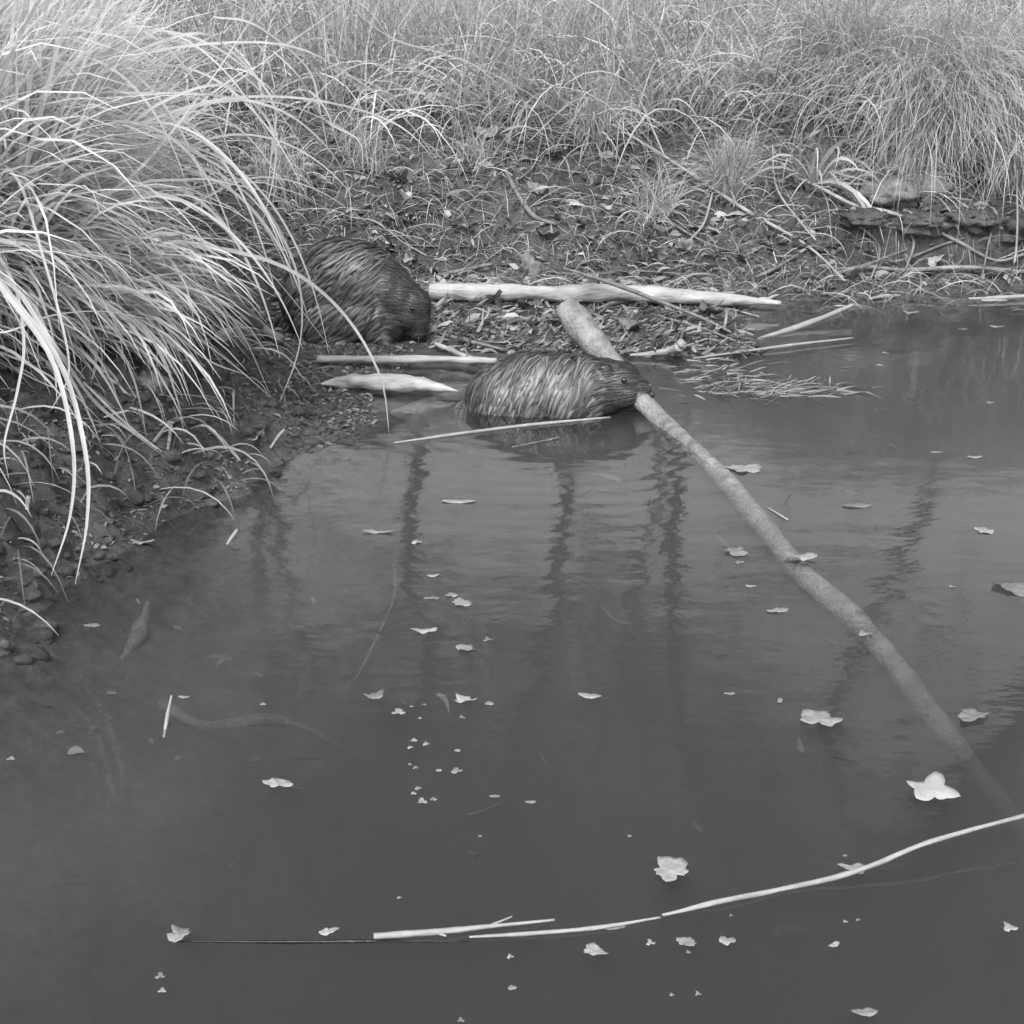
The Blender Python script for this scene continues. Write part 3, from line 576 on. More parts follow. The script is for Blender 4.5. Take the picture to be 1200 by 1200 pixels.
FL = [
 (1092, 930, 42, 'large curled pale leaf with one corner sticking up, near the lower right', 'torn', .35, 18, 0, 1, 'stick'),
 (786, 1019, 42, 'flat ragged pale leaf above the left end of the wavy twig', 'lobed', .25, 0, 20),
 (961, 843, 40, 'lobed pale leaf left of the deep end of the sunken branch', 'lobed', .4, 0, 0),
 (1139, 841, 38, 'narrow curled pale leaf right of the deep end of the sunken branch', 'lobed', .5, 0, 10, .6),
 (691, 816, 25, 'smooth oval pale leaf alone on the open water in the middle', 'oval', .2, 0, -12),
 (911, 716, 24, 'bright teardrop leaf just left of the sunken branch', 'oval', .3, 0, 12),
 (938, 654, 34, 'double pale leaf lying across the sunken branch', 'oval', .5, 0, -12),
 (862, 647, 26, 'crinkled leaf left of the middle of the sunken branch', 'lobed', .5, 0, 0),
 (866, 659, 12, 'tiny leaf scrap directly below the crinkled leaf', 'scrap', .4, 0, 0),
 (872, 550, 34, 'dim wide leaf right of where the branch enters the water', 'lobed', .3, 0, 0),
 (1004, 593, 30, 'long narrow dull leaf in the right middle water', 'oval', .2, 0, 3),
 (1153, 622, 20, 'small pale leaf toward the right edge of the middle water', 'lobed', .4, 0, 0),
 (1098, 530, 14, 'tiny pale leaf in the calm right water', 'oval', .2, 0, 0),
 (1142, 536, 15, 'tiny leaf closer to the right edge in the calm water', 'oval', .2, 0, 0),
 (1160, 472, 10, 'speck-like leaf at the right below the waterline reflection', 'scrap', .3, 0, 0),
 (1037, 414, 9, 'speck-like leaf right of the long flat stick', 'scrap', .3, 0, 0),
 (1030, 428, 8, 'speck-like leaf below the long flat stick tip', 'scrap', .3, 0, 0),
 (1066, 367, 14, 'little pale leaf on dark water under the undercut', 'lobed', .5, 0, 0),
 (1128, 386, 10, 'small flake leaf under the right waterline stick', 'oval', .2, 0, 0),
 (1168, 383, 16, 'flat leaf near the right edge below the waterline stick', 'oval', .2, 0, 0),
 (538, 588, 36, 'long faint leaf on the water below the swimming beaver', 'oval', .1, 0, 0, .7),
 (443, 624, 34, 'thin straight leaf lying flat left of centre', 'oval', .2, 0, -2, .5),
 (488, 636, 14, 'small folded leaf right of the thin straight one', 'scrap', .6, 0, 0),
 (508, 675, 14, 'first small pale leaf down the bright reflection column', 'oval', .3, 0, 15),
 (506, 701, 18, 'narrow dull leaf at the left of the bright reflection column', 'oval', .3, 0, 5),
 (529, 698, 16, 'crumpled leaf beside the narrow dull one in the reflection column', 'scrap', .5, 0, 0),
 (541, 707, 22, 'broad ragged leaf under the crumpled one in the reflection column', 'lobed', .4, 0, 0),
 (545, 761, 24, 'bright bent leaf low in the upper group of the reflection column', 'lobed', .6, 0, 0, .6),
 (572, 750, 12, 'small leaf right of the bright bent one', 'scrap', .5, 0, 0),
 (498, 740, 26, 'pale curled leaf left of the bright bent one', 'lobed', .4, 0, 0, .5),
 (440, 816, 20, 'pale leaf left of the glittering reflections', 'lobed', .5, 0, 0),
 (545, 822, 26, 'pale arched leaf right of the glittering reflections', 'lobed', .6, 0, 0, .5),
 (467, 835, 18, 'rounded leaf touching the left of the glittering reflections', 'scrap', .4, 0, 0),
 (573, 825, 12, 'small triangular leaf at the right end of the glitter', 'scrap', .5, 0, 0),
 (535, 904, 15, 'small upturned leaf at the right foot of the glitter', 'scrap', .6, 0, 0),
 (327, 919, 30, 'ragged leaf alone in the dark left water', 'lobed', .6, 0, 0, .7),
 (211, 1096, 28, 'curled leaf at the left end of the thin dark sunken twig', 'lobed', .7, 0, 0, .8),
 (386, 1092, 22, 'narrow bright leaf left of the forked twig', 'oval', .5, 0, 25),
 (188, 1144, 12, 'tiny leaf below the curled leaf in the lower left', 'scrap', .4, 0, 0),
 (190, 1161, 10, 'tiniest leaf near the lower left bottom edge', 'scrap', .4, 0, 0),
 (697, 1115, 26, 'ragged double leaf under the floating twig', 'lobed', .5, 0, 0, .7),
 (720, 1086, 24, 'flat leaf caught on the thin floating twig', 'oval', .2, 0, 6),
 (762, 1105, 12, 'small round leaf under the tip of the thin twig', 'scrap', .4, 0, 0),
 (852, 1103, 16, 'small leaf beneath the wavy twig', 'lobed', .4, 0, 0),
 (805, 1105, 24, 'dim ragged leaf between two small ones beneath the wavy twig', 'lobed', .4, 0, 0, .6),
 (977, 1108, 14, 'small slanted leaf below the middle of the wavy twig', 'oval', .4, 0, 30),
 (1183, 1087, 18, 'squarish pale leaf at the lower right edge', 'scrap', .3, 0, 0),
 (1013, 1187, 26, 'dull flat leaf at the very bottom right', 'oval', .3, 0, 0),
 (1000, 1018, 30, 'pale crinkled leaf lying behind the wavy twig', 'lobed', .4, 0, 0, .6),
 (108, 733, 18, 'bright white leaf by the left mud shore', 'oval', .3, 0, 0),
 (165, 637, 30, 'wet pale leaf at the edge of the left mud bank', 'oval', .4, 0, -4, .5),
 (65, 655, 16, 'small cross-shaped leaf on the left mud near the blade tips', 'star', .5, 0, 0),
 (13, 889, 10, 'speck of leaf at the far left edge of the water', 'scrap', .3, 0, 0),
 (216, 817, 12, 'tiny flat leaf right of the pale splinter', 'oval', .2, 0, 0),
 (308, 825, 8, 'tiny fleck leaf in the empty left water', 'scrap', .2, 0, 0),
 (880, 687, 12, 'small flake above the bright teardrop leaf', 'oval', .2, 0, 0),
 (1115, 687, 9, 'small flake right of the sunken branch bend', 'scrap', .2, 0, 0),
 (1013, 743, 18, 'pale torn leaf on the sunken branch bend', 'scrap', .5, 0, 0),
 (855, 813, 12, 'dim flake left of the lobed pale leaf', 'oval', .2, 0, 0),
 (914, 822, 12, 'narrow upright flake beside the lobed pale leaf', 'oval', .4, 0, 70),
 (580, 933, 12, 'dull narrow flake below the glitter', 'oval', .2, 0, 0),
 (622, 940, 12, 'dull narrow flake right of the one below the glitter', 'oval', .2, 0, 0),
 (1185, 690, 34, 'mossy pale leaf clump at the right edge of the middle water', 'lobed', .6, 0, 0),
]
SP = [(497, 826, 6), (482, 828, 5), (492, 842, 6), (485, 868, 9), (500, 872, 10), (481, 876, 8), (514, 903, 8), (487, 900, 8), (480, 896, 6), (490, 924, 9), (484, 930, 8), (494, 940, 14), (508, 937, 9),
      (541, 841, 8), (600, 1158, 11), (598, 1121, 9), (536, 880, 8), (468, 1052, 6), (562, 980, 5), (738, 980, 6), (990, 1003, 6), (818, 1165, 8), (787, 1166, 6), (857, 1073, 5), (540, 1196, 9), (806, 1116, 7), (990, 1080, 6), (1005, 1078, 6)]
for (a_, b_, c_) in SP: FL.append((a_, b_, c_, 'tiny bright fluff-like fleck added in place of a water glint', 'scrap', .6, 0, 0))  # pale floating flecks added to stand in for glints on the water
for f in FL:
    leaf(f[0], f[1], f[2], f[3], f[4], f[5], f[6], f[7], group='fluff-like flecks added in place of water glints' if 'fluff' in f[3] else 'leaves floating on the pond', squash=(f[8] if len(f) > 8 else 1), m=(f[9] if len(f) > 9 else 'leaf'))
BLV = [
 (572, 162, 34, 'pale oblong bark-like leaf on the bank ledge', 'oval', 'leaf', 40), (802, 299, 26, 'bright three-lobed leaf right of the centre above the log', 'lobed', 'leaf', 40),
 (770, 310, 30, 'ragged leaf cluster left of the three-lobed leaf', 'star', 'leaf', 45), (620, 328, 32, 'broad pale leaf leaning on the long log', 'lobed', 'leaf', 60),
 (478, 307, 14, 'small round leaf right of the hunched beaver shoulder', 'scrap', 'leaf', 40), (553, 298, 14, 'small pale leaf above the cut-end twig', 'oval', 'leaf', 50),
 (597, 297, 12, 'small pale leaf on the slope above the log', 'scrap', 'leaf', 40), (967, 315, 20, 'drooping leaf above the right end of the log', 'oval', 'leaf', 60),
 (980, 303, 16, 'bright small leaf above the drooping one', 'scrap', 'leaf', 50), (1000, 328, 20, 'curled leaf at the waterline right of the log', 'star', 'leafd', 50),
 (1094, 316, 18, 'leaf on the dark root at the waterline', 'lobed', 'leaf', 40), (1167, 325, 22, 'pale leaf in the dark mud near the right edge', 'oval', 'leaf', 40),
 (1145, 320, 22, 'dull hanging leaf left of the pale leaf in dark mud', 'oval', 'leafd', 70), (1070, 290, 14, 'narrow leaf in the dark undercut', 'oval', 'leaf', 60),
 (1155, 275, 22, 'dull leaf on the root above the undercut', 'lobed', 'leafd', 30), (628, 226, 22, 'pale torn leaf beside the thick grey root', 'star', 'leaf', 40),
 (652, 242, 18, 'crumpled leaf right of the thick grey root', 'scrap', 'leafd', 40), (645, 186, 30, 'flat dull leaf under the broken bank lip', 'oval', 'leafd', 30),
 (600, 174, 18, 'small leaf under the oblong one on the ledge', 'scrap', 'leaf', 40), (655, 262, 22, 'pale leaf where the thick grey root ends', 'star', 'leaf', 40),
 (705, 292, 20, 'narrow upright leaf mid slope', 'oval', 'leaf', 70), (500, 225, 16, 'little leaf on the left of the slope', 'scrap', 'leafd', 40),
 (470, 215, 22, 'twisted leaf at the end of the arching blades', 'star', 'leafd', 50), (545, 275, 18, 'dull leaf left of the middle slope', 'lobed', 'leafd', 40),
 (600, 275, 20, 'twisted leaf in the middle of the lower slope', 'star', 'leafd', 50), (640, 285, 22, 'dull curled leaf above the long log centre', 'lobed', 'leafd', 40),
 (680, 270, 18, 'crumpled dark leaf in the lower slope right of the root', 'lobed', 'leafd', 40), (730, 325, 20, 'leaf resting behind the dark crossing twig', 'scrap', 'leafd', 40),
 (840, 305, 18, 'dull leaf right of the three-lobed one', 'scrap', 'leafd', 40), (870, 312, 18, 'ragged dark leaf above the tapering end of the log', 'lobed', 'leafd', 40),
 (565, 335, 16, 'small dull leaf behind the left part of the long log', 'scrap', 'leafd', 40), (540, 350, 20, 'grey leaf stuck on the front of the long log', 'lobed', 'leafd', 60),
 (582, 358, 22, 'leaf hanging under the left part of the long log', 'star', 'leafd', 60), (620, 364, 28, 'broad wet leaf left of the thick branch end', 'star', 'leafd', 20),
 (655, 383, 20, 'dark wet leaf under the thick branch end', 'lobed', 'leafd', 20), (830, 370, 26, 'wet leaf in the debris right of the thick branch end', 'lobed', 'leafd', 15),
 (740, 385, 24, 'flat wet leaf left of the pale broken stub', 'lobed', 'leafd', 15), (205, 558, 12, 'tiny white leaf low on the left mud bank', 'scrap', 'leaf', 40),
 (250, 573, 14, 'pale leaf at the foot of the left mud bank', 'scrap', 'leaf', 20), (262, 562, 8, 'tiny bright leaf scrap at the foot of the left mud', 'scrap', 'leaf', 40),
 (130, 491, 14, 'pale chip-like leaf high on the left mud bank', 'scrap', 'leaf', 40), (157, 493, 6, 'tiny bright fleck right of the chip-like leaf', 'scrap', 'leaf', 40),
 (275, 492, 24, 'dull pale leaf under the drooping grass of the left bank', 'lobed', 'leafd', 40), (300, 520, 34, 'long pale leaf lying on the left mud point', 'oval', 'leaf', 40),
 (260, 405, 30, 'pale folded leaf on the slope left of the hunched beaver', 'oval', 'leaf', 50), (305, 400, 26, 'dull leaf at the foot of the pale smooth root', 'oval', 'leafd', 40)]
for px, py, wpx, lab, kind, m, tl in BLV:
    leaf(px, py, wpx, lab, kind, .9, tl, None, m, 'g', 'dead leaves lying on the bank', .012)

# pale clods of clay at the right, and the dark knot behind the beaver
def clod(px, py, wpx, hpx, label, m, name='clay_clod', seed=1, cat='clod'):
    p = G(px, py, 0); s = np.linalg.norm(p - CP) / FPX; rx, rz_ = wpx * s / 2, hpx * s / 2
    V = []; F = []; nu, nv = 28, 16
    for i in range(nv + 1):
        th = math.pi * i / nv
        for j in range(nu):
            ph = 2 * math.pi * j / nu; d = np.array([math.sin(th) * math.cos(ph), math.sin(th) * math.sin(ph), math.cos(th)])
            q = 1 + .75 * float(fbm(np.array([d[0] * 2.3 + seed * 3 + d[2]]), np.array([d[1] * 2.3 - d[2] * 1.3 + seed]), 5, seed)[0])
            q2 = q * (1 + .5 * float(fbm(np.array([d[0] * 7 + seed]), np.array([d[2] * 5 + d[1] * 3]), 3, seed + 2)[0])); V.append((d[0] * rx * q2, d[1] * rx * .7 * q2, d[2] * rz_ * q2))
    for i in range(nv):
        for j in range(nu): F.append((i * nu + j, (i + 1) * nu + j, (i + 1) * nu + (j + 1) % nu, i * nu + (j + 1) % nu))
    o = mesh_obj(name, V, F, m); o.location = (p[0], p[1], p[2] + rz_ * .35); return tag(o, label, cat, 'clods and lumps on the bank')
clod(1040, 238, 70, 34, 'long pale clay clod on the right slope', M['stone'], seed=2)
clod(1078, 232, 52, 36, 'rounded pale clay clod at the end of the bowed stalk', M['stone'], seed=5)
clod(1045, 222, 60, 20, 'flat pale clay clod topmost of the three on the right slope', M['stone'], seed=8)
clod(445, 296, 24, 24, 'dark round wood knot right behind the hunched beaver back', M['dark'], 'wood_knot', 4, 'wood knot')
clod(178, 458, 34, 28, 'small dark clod under the drooping grass on the left mud', M['bark'], 'mud_clod', 9)

for k_, (a_, b_, w_, h_, l_) in enumerate([(1010, 262, 55, 20, 'dark sod lump overhanging the waterline under the pale clods'), (1075, 270, 60, 24, 'rounded dark sod lump in the middle of the right undercut'),
        (1135, 262, 56, 22, 'dark sod lump high between the rounded one and the right edge'), (1195, 278, 70, 28, 'dark sod lump cut off by the right edge'), (965, 288, 40, 14, 'small dark sod lump at the left end of the undercut')]):
    clod(a_, b_, w_, h_, l_, M['soil'], 'sod_lump', 12 + k_ * 3, 'sod lump')
piece('sunken_root', 'faint pale root under the shallow water along the left shore', 'root', [zz(70, 728, -.09), zz(150, 690, -.1), zz(225, 645, -.09), zz(300, 595, -.08)], [.01, .03, .02, .026, .01], M['branch'], None, rough=.15)
piece('sunken_root', 'dim crooked root deeper in the left water', 'root', [zz(130, 790, -.12), zz(165, 740, -.1), zz(175, 700, -.08)], [.01, .022, .008], M['branch'], None, rough=.15)
piece('sunken_root', 'dim forked root sunk in the lower left water', 'root', [zz(60, 825, -.2), zz(170, 820, -.17), zz(240, 850, -.18), zz(330, 845, -.22), zz(430, 890, -.34)], [.008, .016, .011, .014, .006], M['branch'], None, rough=.15)
# litter: scraps, moss and stems nobody could count
def litter(n, x0, x1, y0, y1, size, name, label, m, mask, tone=(.5, 1.4), hmin=-.02):
    x = rng.uniform(x0, x1, n); y = rng.uniform(y0, y1, n); h = height(x, y)
    keep = mask(x, y, h); x, y, h = x[keep], y[keep], h[keep]; n = len(x)
    a = rng.uniform(0, 6.28, n); el_ = rng.uniform(-.15, .6, n)
    D = np.stack([np.cos(a) * np.cos(el_), np.sin(a) * np.cos(el_), np.sin(el_)], 1)
    L = size * rng.uniform(.4, 1.6, n); V, F, tn = ribbons(np.stack([x, y, h + .004], 1), D, L, L * rng.uniform(.1, .6, n), rng.uniform(0, 2.5, n), 3, rng.uniform(*tone, n))
    return tag(mesh_obj(name, V, F, m, tone=tn), label, 'ground litter', kind='stuff')
litter(34000, -2.4, 3.6, 5.8, 9.4, .03, 'leaf_litter', 'crumbled leaf litter over the far bank', M['litter'], lambda x, y, h: (h > .01) & (fbm(x * 2.5, y * 2.5, 3, 21) > -.25), (.4, 1.8))
litter(5200, -1.6, 3.6, 6.1, 9.0, .065, 'fallen_leaves', 'larger dull dead leaves half buried in the far bank', M['litter'], lambda x, y, h: (h > .01) & (fbm(x * 2.0, y * 2.0, 3, 25) > -.12), (1.0, 2.6))
litter(26000, -2.4, -.4, 2.6, 5.8, .019, 'mud_litter', 'crumbled plant scraps over the left mud bank', M['litter'], lambda x, y, h: (h > .0) & (fbm(x * 3, y * 3, 3, 31) > -.3), (.3, 1.5))
litter(500, -2.2, .4, 2.2, 5.6, .028, 'sunken_litter', 'pale scraps lying on the bottom of the left shallows', M['litter'], lambda x, y, h: (h < -.06) & (h > -.35) & (fbm(x * 2.5, y * 2.5, 3, 35) > .0), (.8, 2.2))
def crumbs(n, x0, x1, y0, y1, size, name, label, m, mask):
    x = rng.uniform(x0, x1, n); y = rng.uniform(y0, y1, n); h = height(x, y); k = mask(x, y, h); x, y, h = x[k], y[k], h[k]; n = len(x)
    t = (1 + 5 ** .5) / 2
    iv = np.array([(-1, t, 0), (1, t, 0), (-1, -t, 0), (1, -t, 0), (0, -1, t), (0, 1, t), (0, -1, -t), (0, 1, -t), (t, 0, -1), (t, 0, 1), (-t, 0, -1), (-t, 0, 1)]) / 1.9
    fc = np.array([(0, 11, 5), (0, 5, 1), (0, 1, 7), (0, 7, 10), (0, 10, 11), (1, 5, 9), (5, 11, 4), (11, 10, 2), (10, 7, 6), (7, 1, 8), (3, 9, 4), (3, 4, 2), (3, 2, 6), (3, 6, 8), (3, 8, 9), (4, 9, 5), (2, 4, 11), (6, 2, 10), (8, 6, 7), (9, 8, 1)])
    sc = size * rng.lognormal(0, .5, n).clip(0, 2.2)[:, None, None] * rng.uniform(.5, 1.3, (n, 1, 3)) * [1.2, 1, .6]
    V = iv[None] * sc * rng.uniform(.65, 1.35, (n, 12, 1)) + np.stack([x, y, h], 1)[:, None]
    F = (np.arange(n) * 12)[:, None, None] + fc[None]
    return tag(mesh_obj(name, V.reshape(-1, 3), F.reshape(-1, 3), m), label, 'mud', kind='stuff')
crumbs(4200, -2.4, -.5, 2.4, 5.9, .014, 'mud_crumbs', 'crumbled lumps of mud over the left bank', M['soil'], lambda x, y, h: (h > -.03) & (fbm(x * 4, y * 4, 3, 51) > -.25))
crumbs(9000, -1.6, 3.6, 6.0, 9.0, .014, 'soil_crumbs', 'crumbled lumps of soil over the far bank', M['soil'], lambda x, y, h: (h > -.02) & (fbm(x * 4, y * 4, 3, 55) > -.1))
n = 900; x = rng.uniform(-2.2, -.8, n); y = rng.uniform(3.0, 5.4, n); h = height(x, y); k = h > .02; x, y, h = x[k], y[k], h[k]; n = len(x); a = rng.normal(-.6, .7, n)
D = np.stack([np.cos(a), np.sin(a), rng.uniform(0, .5, n)], 1)
V, F, tn = ribbons(np.stack([x, y, h + .005], 1), D, rng.uniform(.06, .3, n), rng.uniform(.003, .009, n), rng.uniform(1, 3, n), 6, rng.uniform(.6, 2.4, n), ground=True)
tag(mesh_obj('bank_thatch', V, F, M['litter'], tone=tn), 'dead grass thatch matted over the left mud bank', 'ground litter', kind='stuff')
n = 150; x = rng.uniform(-2.0, 2.2, n); y = rng.uniform(1.9, 6.0, n); z = -rng.uniform(.06, .18, n); k = height(x, y) < z - .02; x, y, z = x[k], y[k], z[k]; n = len(x)
V, F, tn = ribbons(np.stack([x, y, z], 1), np.stack([rng.normal(0, 1, n), rng.normal(0, 1, n), rng.normal(0, .2, n)], 1), rng.uniform(.03, .16, n), rng.uniform(.004, .025, n), rng.uniform(0, .5, n), 4, rng.uniform(.4, 1.3, n), curl=rng.normal(0, .8, (n, 3)))
tag(mesh_obj('suspended_scraps', V, F, M['litter'], tone=tn), 'waterlogged plant scraps hanging dimly under the surface', 'pond debris', kind='stuff')
# thin stems strewn over the far bank
n = 6600; x = rng.uniform(-1.6, 3.4, n); y = rng.uniform(6.8, 9.2, n); h = height(x, y); a = rng.uniform(0, 6.28, n)
D = np.stack([np.cos(a), np.sin(a), rng.uniform(0, .8, n)], 1)
V, F, tn = ribbons(np.stack([x, y, h + .01], 1), D, rng.uniform(.08, .35, n), rng.uniform(.002, .005, n), rng.uniform(.8, 3, n), 6, rng.uniform(.8, 3.0, n), ground=True)
tag(mesh_obj('dry_stems', V, F, M['litter'], tone=tn), 'fine dry stems strewn over the far bank', 'ground litter', kind='stuff')
# wet debris mat on the shelf and floating wrack
n = 3000; cx_, cy_ = W(660, 385)[:2]
x = rng.uniform(W(505, 385)[0], W(870, 385)[0], n); y = rng.uniform(5.75, 6.75, n); h = np.maximum(height(x, y), 0)
a = rng.normal(0, .9, n) + .4; D = np.stack([np.cos(a), np.sin(a), rng.normal(0.15, .3, n)], 1)
V, F, tn = ribbons(np.stack([x, y, h + .003], 1), D, rng.uniform(.02, .12, n), rng.uniform(.003, .022, n), rng.uniform(0, 2.5, n), 4, rng.uniform(.3, 1.6, n) ** 1.3, curl=rng.normal(0, .8, (n, 3)))
tag(mesh_obj('wet_debris', V, F, M['litter'], tone=tn), 'soaked plant debris on the muddy shelf below the long log', 'ground litter', kind='stuff')
n = 420; px_ = rng.normal(0, 1, n); sx = W(900, 455); x = sx[0] + px_ * .14; y = sx[1] + rng.normal(0, .06, n) + .1 * px_ * 0
x = np.concatenate([x, W(845, 455)[0] + rng.normal(0, .1, 200)]); y = np.concatenate([y, W(845, 440)[1] + rng.normal(0, .14, 200)]); n = len(x)
a = rng.normal(0, .7, n); D = np.stack([np.cos(a), np.sin(a), rng.normal(0.05, .15, n)], 1)
V, F, tn = ribbons(np.stack([x, y, np.full(n, .001)], 1), D, rng.uniform(.02, .12, n), rng.uniform(.002, .008, n), rng.uniform(0, .4, n), 3, rng.uniform(.7, 1.9, n))
tag(mesh_obj('floating_wrack', V, F, M['litter'], tone=tn), 'raft of floating plant scraps right of the swimming beaver', 'floating debris', kind='stuff')

# ------------------------------------------------------------------ beavers
def ell(c, r, rot=(0, 0, 0), nu=20, nv=14):
    Rm = Matrix.Rotation(R(rot[2]), 3, 'Z') @ Matrix.Rotation(R(rot[1]), 3, 'Y') @ Matrix.Rotation(R(rot[0]), 3, 'X')
    V = []; F = []
    V.append(Vector(c) + Rm @ Vector((0, 0, r[2])))
    for i in range(1, nv):
        th = math.pi * i / nv
        for j in range(nu):
            ph = 2 * math.pi * j / nu
            V.append(Vector(c) + Rm @ Vector((r[0] * math.sin(th) * math.cos(ph), r[1] * math.sin(th) * math.sin(ph), r[2] * math.cos(th))))
    V.append(Vector(c) + Rm @ Vector((0, 0, -r[2])))
    for j in range(nu): F.append((0, 1 + j, 1 + (j + 1) % nu)); F.append((len(V) - 1, len(V) - 1 - nu + (j + 1) % nu, len(V) - 1 - nu + j))
    for i in range(nv - 2):
        for j in range(nu): a = 1 + i * nu; F.append((a + j, a + nu + j, a + nu + (j + 1) % nu, a + (j + 1) % nu))
    return [tuple(v) for v in V], F
def fused(name, parts, voxel, smooth, m, parent):
    V, F = join_vf(parts); o = mesh_obj(name, V, F, m)
    r = o.modifiers.new('r', 'REMESH'); r.mode = 'VOXEL'; r.voxel_size = voxel
    s = o.modifiers.new('s', 'SMOOTH'); s.factor = .5; s.iterations = smooth
    dg = bpy.context.evaluated_depsgraph_get(); dg.update()
    me = bpy.data.meshes.new_from_object(o.evaluated_get(dg)); old = o.data; o.modifiers.clear(); o.data = me; bpy.data.meshes.remove(old)
    me.name = name
    me.polygons.foreach_set('use_smooth', np.ones(len(me.polygons), bool))
    if not me.materials: me.materials.append(m)
    o.parent = parent; return o
def fur(body, parent, n, head_x, flow, seed, zmin=-.04, width=.016, length=.085, strands=9, only=None, flat=1, gain=1):
    rg = random.Random(seed); me = body.data
    bv = BVHTree.FromPolygons([v.co for v in me.vertices], [p.vertices[:] for p in me.polygons])
    areas = np.array([p.area for p in me.polygons]); cum = np.cumsum(areas); cum /= cum[-1]
    V = []; F = []; tn = []
    k = 0
    while k < n:
        p = me.polygons[int(np.searchsorted(cum, rg.random()))]; c = p.center.copy(); k += 1
        if c.z < zmin or (only is not None and c.x < only) or (only is None and c.x > head_x + .02): continue
        head = sst(head_x - .05, head_x + .03, np.array([c.x]))[0]
        ln = length * (1 - .4 * head * (flat == 1)) * rg.uniform(.5, 1.45); wd = width * 1.1 * (1 - .6 * head) * rg.uniform(.6, 1.25)
        f0 = flow(c, head); q = c.copy(); path = []
        st = 6
        nn = p.normal.copy()
        jit = Vector((rg.gauss(0, .12), rg.gauss(0, .12), rg.gauss(0, .12)))
        for s in range(st + 1):
            path.append((q.copy(), nn.copy()))
            f = flow(q, head) + jit; f = f - nn * f.dot(nn)
            if f.length < 1e-4: break
            f.normalize(); q2 = q + f * (ln / st); hit = bv.find_nearest(q2)
            if hit[0] is None: break
            q = hit[0]; nn = hit[1]
        if len(path) < st + 1: continue
        base_t = gain * rg.uniform(.45, 1.35) * (flat if flat < 1 else 1)
        for j in range(strands):
            u = (j + .5) / strands * 2 - 1 + rg.uniform(-.08, .08)
            b = len(V); tj = base_t * rg.uniform(.75, 1.25) * (1.25 - .6 * abs(u))
            for s in range(st + 1):
                t = s / st; q, nn = path[s]; a_ = path[min(s + 1, st)][0] - path[max(s - 1, 0)][0]
                sdv = nn.cross(a_); sdv = sdv.normalized() if sdv.length > 1e-6 else Vector((0, 1, 0))
                spread = wd * u * (.7 - .68 * t ** .7)
                lift = .002 + flat * (.011 * (1 - u * u) + .003) * (math.sin(math.pi * min(1, t * .75 + .12))) * (1 - .55 * head)
                c0 = q + sdv * spread + nn * lift; hw = .0013 * (1 - .85 * t) * (1 - .3 * head) + .0002
                V.append(tuple(c0 - sdv * hw)); V.append(tuple(c0 + sdv * hw)); tn += [tj * (.7 + .5 * t)] * 2
            for s in range(st): F.append((b + 2 * s, b + 2 * s + 1, b + 2 * s + 3, b + 2 * s + 2))
    return mesh_obj('fur', V, np.array(F), M['fur'], parent, tone=tn)
def ball(name, c, r, m, parent, rot=(0, 0, 0)):
    V, F = ell(c, r, rot, 14, 10); return mesh_obj(name, V, F, m, parent)
def whiskers(parent, c, d, n=9):
    lst = []
    for k in range(n):
        s = -1 if k % 2 else 1
        p0 = Vector(c) + Vector((random.uniform(-.012, .012), s * .028, random.uniform(-.012, .008)))
        p1 = p0 + Vector((random.uniform(-.02, .03), s * random.uniform(.03, .05), random.uniform(-.02, .015)))
        lst.append(tube_vf([p0, (p0 + p1) / 2 + Vector((0, 0, .004)), p1], [.0006, .0003], 5, 4, 0, k))
    V, F = join_vf(lst); return mesh_obj('whiskers', V, F, M['fur'], parent, tone=[2.] * len(V))

# the swimming beaver
bp_ = (0.165, 4.97)
B = empty('beaver', (bp_[0], bp_[1], 0), R(-7)); tag(B, 'wet beaver swimming half submerged with the thick branch in its mouth', 'beaver', 'beavers at the pond edge')
parts = [ell((-.17, 0, .02), (.165, .135, .135), (0, -8, 0)), ell((-.08, 0, .045), (.17, .145, .155)), ell((.02, 0, .05), (.16, .14, .15)), ell((.1, 0, .06), (.13, .115, .13)),
         ell((.17, -.005, .08), (.1, .09, .105)), ell((.225, -.01, .095), (.082, .078, .082), (0, 12, 0)), ell((.285, -.012, .07), (.055, .052, .055), (0, 25, 0)),
         ell((.312, -.012, .05), (.035, .038, .04)), ell((.275, -.012, .03), (.05, .045, .03)), ell((.24, -.065, .065), (.045, .025, .04)),
         ell((.13, -.08, -.06), (.04, .035, .09), (0, -20, 0)), ell((.17, -.09, -.12), (.05, .03, .02)), ell((.13, .08, -.06), (.04, .035, .09)), ell((-.14, -.09, -.1), (.08, .045, .06)), ell((-.2, -.1, -.16), (.09, .04, .018)),
         ell((-.3, 0, -.03), (.1, .06, .05), (0, -12, 0)),
         ell((.178, -.066, .165), (.02, .009, .021), (-20, 0, 10)), ell((.178, .056, .165), (.02, .009, .021), (20, 0, -10))]
body = fused('body', parts, .0075, 5, M['skin'], B)
def flowB(c, h):
    s = 1 if c.y > 0 else -1
    return Vector((-.45 - .8 * h, s * .35 * (1 - h), -1.0 * (1 - .8 * h)))
fur(body, B, 5000, .16, flowB, 23, zmin=-.03, width=.012, length=.06, strands=4, flat=.65)
fur(body, B, 1150, .16, flowB, 3, zmin=-.03, length=.09, width=.017, strands=10, gain=1.25)
fur(body, B, 5200, .0, flowB, 13, zmin=.0, width=.008, length=.036, strands=4, only=.14, flat=.6)
ball('eye', (.245, -.088, .13), (.0095, .007, .0095), M['eye'], B); ball('eye', (.243, .062, .125), (.008, .005, .008), M['eye'], B)
ball('nose', (.343, -.012, .062), (.012, .02, .014), M['dark'], B); whiskers(B, (.31, -.012, .045), 1)
ball('tail', (-.46, .0, -.08), (.14, .065, .012), M['dark'], B, (0, -10, 0))

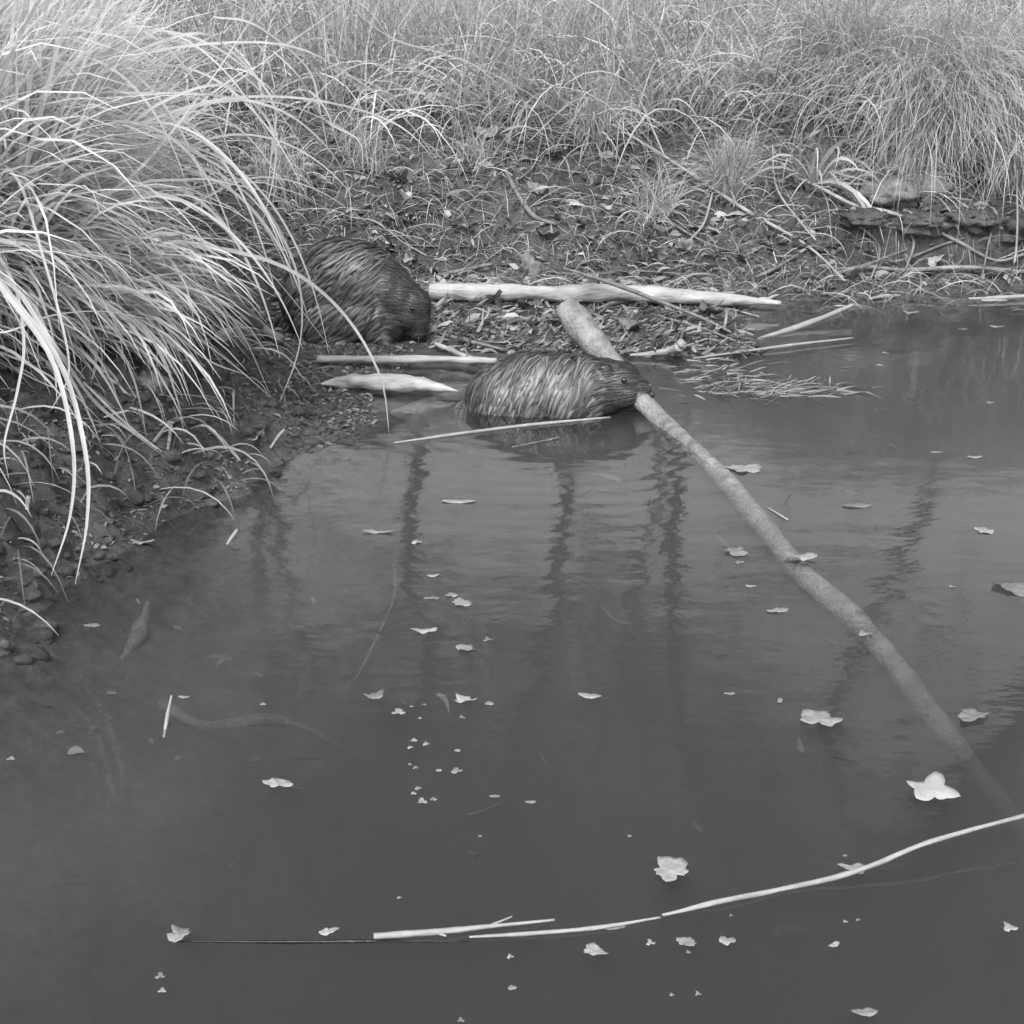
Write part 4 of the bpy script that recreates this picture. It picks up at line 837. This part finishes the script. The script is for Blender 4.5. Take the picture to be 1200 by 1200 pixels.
# the hunched beaver on the mud
A_pos = (-.665, 5.98)
A = empty('beaver', (A_pos[0], A_pos[1], hz(*A_pos) - .02), R(-12)); tag(A, 'dark hunched beaver gnawing at the shore with head lowered', 'beaver', 'beavers at the pond edge')
parts = [ell((-.15, 0, .18), (.18, .165, .18)), ell((-.07, 0, .245), (.19, .155, .19), (0, 15, 0)), ell((.03, 0, .24), (.16, .14, .18)), ell((.12, 0, .2), (.13, .125, .155)),
         ell((.19, -.01, .17), (.1, .1, .125)), ell((.245, -.02, .15), (.083, .08, .1), (0, 30, 0)), ell((.275, -.03, .095), (.055, .055, .07), (0, 20, 0)), ell((.28, -.035, .06), (.04, .042, .045)), ell((.245, -.085, .12), (.035, .022, .045)),
         ell((.12, -.1, .1), (.042, .04, .1), (0, 12, 0)), ell((.15, -.11, .03), (.025, .024, .05)), ell((.175, -.12, .012), (.035, .022, .014)), ell((.14, .09, .07), (.035, .035, .1)), ell((.19, .08, .012), (.035, .022, .014)),
         ell((-.12, -.12, .1), (.12, .06, .11), (0, 10, 0)), ell((-.05, -.15, .015), (.095, .035, .018)), ell((-.05, .14, .015), (.095, .035, .018)), ell((-.28, .02, .06), (.1, .07, .06)), ell((.02, -.05, .12), (.13, .1, .12)), ell((.16, -.04, .1), (.08, .08, .1)),
         ell((.222, -.092, .215), (.02, .009, .022), (-15, 0, 10)), ell((.222, .055, .22), (.02, .009, .022), (15, 0, -10))]
body = fused('body', parts, .0085, 5, M['skin'], A)
def flowA(c, h):
    s = 1 if c.y > 0 else -1
    return Vector((-.8 - .2 * h, s * .3 * (1 - h), -.75 + .9 * h))
fur(body, A, 6000, .17, flowA, 25, zmin=.0, width=.012, length=.06, strands=4, flat=.5)
fur(body, A, 1300, .17, flowA, 5, zmin=.02, width=.017, length=.1)
fur(body, A, 5200, .0, flowA, 15, zmin=.0, width=.008, length=.036, strands=4, only=.15, flat=.6)
ball('eye', (.275, -.1, .17), (.009, .008, .009), M['eye'], A); ball('eye', (.28, .045, .165), (.007, .006, .008), M['eye'], A)
ball('nose', (.318, -.035, .075), (.012, .02, .016), M['dark'], A); whiskers(A, (.3, -.035, .05), 1)
ball('tail', (-.42, .04, .03), (.15, .07, .013), M['dark'], A, (0, 6, 10))

# ------------------------------------------------------------------ trees beyond the view: seen as reflections in the pond
def tree(x, y, h, r, lean, label, seed, leaves=2600, rfoot=None):
    rg = np.random.default_rng(seed); z0 = hz(x, y) - .2; root = empty('tree', (x, y, z0)); tag(root, label, 'tree', 'trees around the pond')
    tr = []; tips = []
    pts = [np.array([lean[0] * h * t ** 1.2, lean[1] * h * t, h * t]) + rg.normal(0, .45, 3) * (t > 0) for t in np.linspace(0, 1, 7)]
    tr.append(tube_vf(pts, [r, r * .85, r * .75, r * .6, r * .45, r * .3, r * .08], 26, 12, .06, seed))
    for k in range(24):
        t = rg.uniform(.2, .95); b = pts[int(t * 6)]; b = b + (pts[min(6, int(t * 6) + 1)] - b) * (t * 6 % 1)
        a = rg.uniform(0, 6.28); L = h * .3 * (1.15 - t) + .8
        d = np.array([math.cos(a), math.sin(a), rg.uniform(.3, 1.0)]); d /= np.linalg.norm(d)
        p1 = b + d * L * .5 + rg.normal(0, .15, 3); p2 = b + d * L + np.array([0, 0, .2 * L])
        tr.append(tube_vf([b, p1, p2], [r * .35 * (1.2 - t), r * .2 * (1.2 - t), .01], 10, 6, .08, seed + k)); tips += [p1, p2, (p1 + p2) / 2]
        for q in range(4):
            s0 = b + (p2 - b) * rg.uniform(.3, .9); d2 = d + rg.normal(0, .6, 3); e = s0 + d2 * L * .35
            tr.append(tube_vf([s0, (s0 + e) / 2 + rg.normal(0, .05, 3), e], [.02, .012, .004], 6, 4, .05, seed + q)); tips.append(e)
    V, F = join_vf(tr); mesh_obj('trunk', V, F, M['trunk'], root)
    tips = np.array(tips); c = tips[rg.integers(0, len(tips), leaves)] + rg.normal(0, .5, (leaves, 3))
    D = rg.normal(0, 1, (leaves, 3)); V, F, tn = ribbons(c, D, rg.uniform(.1, .24, leaves), rg.uniform(.07, .15, leaves), rg.uniform(0, 1, leaves), 2)
    mesh_obj('crown', V, F, M['tleaf'], root)
    return root
TR = [(-3.4, 17.5, 11, .12, (.06, 0), 'slim tree behind the huge left tussock'), (-1.0, 19, 13, .15, (-.08, 0), 'tall slightly leaning tree beyond the bank left of centre'), (1.2, 17, 10, .09, (.1, 0), 'thin leaning tree beyond the bank centre'),
      (3.0, 20, 14, .17, (.03, 0), 'broad tree beyond the bank right of centre'), (5.6, 18, 12, .14, (-.1, 0), 'tree beyond the hazy right tussocks'), (-6.5, 19, 13, .2, (.03, 0), 'broad tree far left beyond the bank'),
      (-9, 12, 12, .3, (.05, 0), 'tree beside the left bank out of view'), (9, 16, 13, .3, (-.05, 0), 'tree far right beyond the bank'),
      (0.2, 24, 15, .2, (.05, 0), 'farthest tall tree beyond the centre of the bank'), (-4.5, 25, 15, .2, (-.04, 0), 'far tall tree behind the slim left one')]
for k, (x, y, h, r, ln, lab) in enumerate(TR): tree(x, y, h * 1.55, r * .75, ln, lab, 100 + k * 11, 9000)
tree(5.3, 9.2, 11, .32, (-.42, -.08), 'leaning tree at the right whose trunk reflects darkly in the lower right water', 333, 1500)
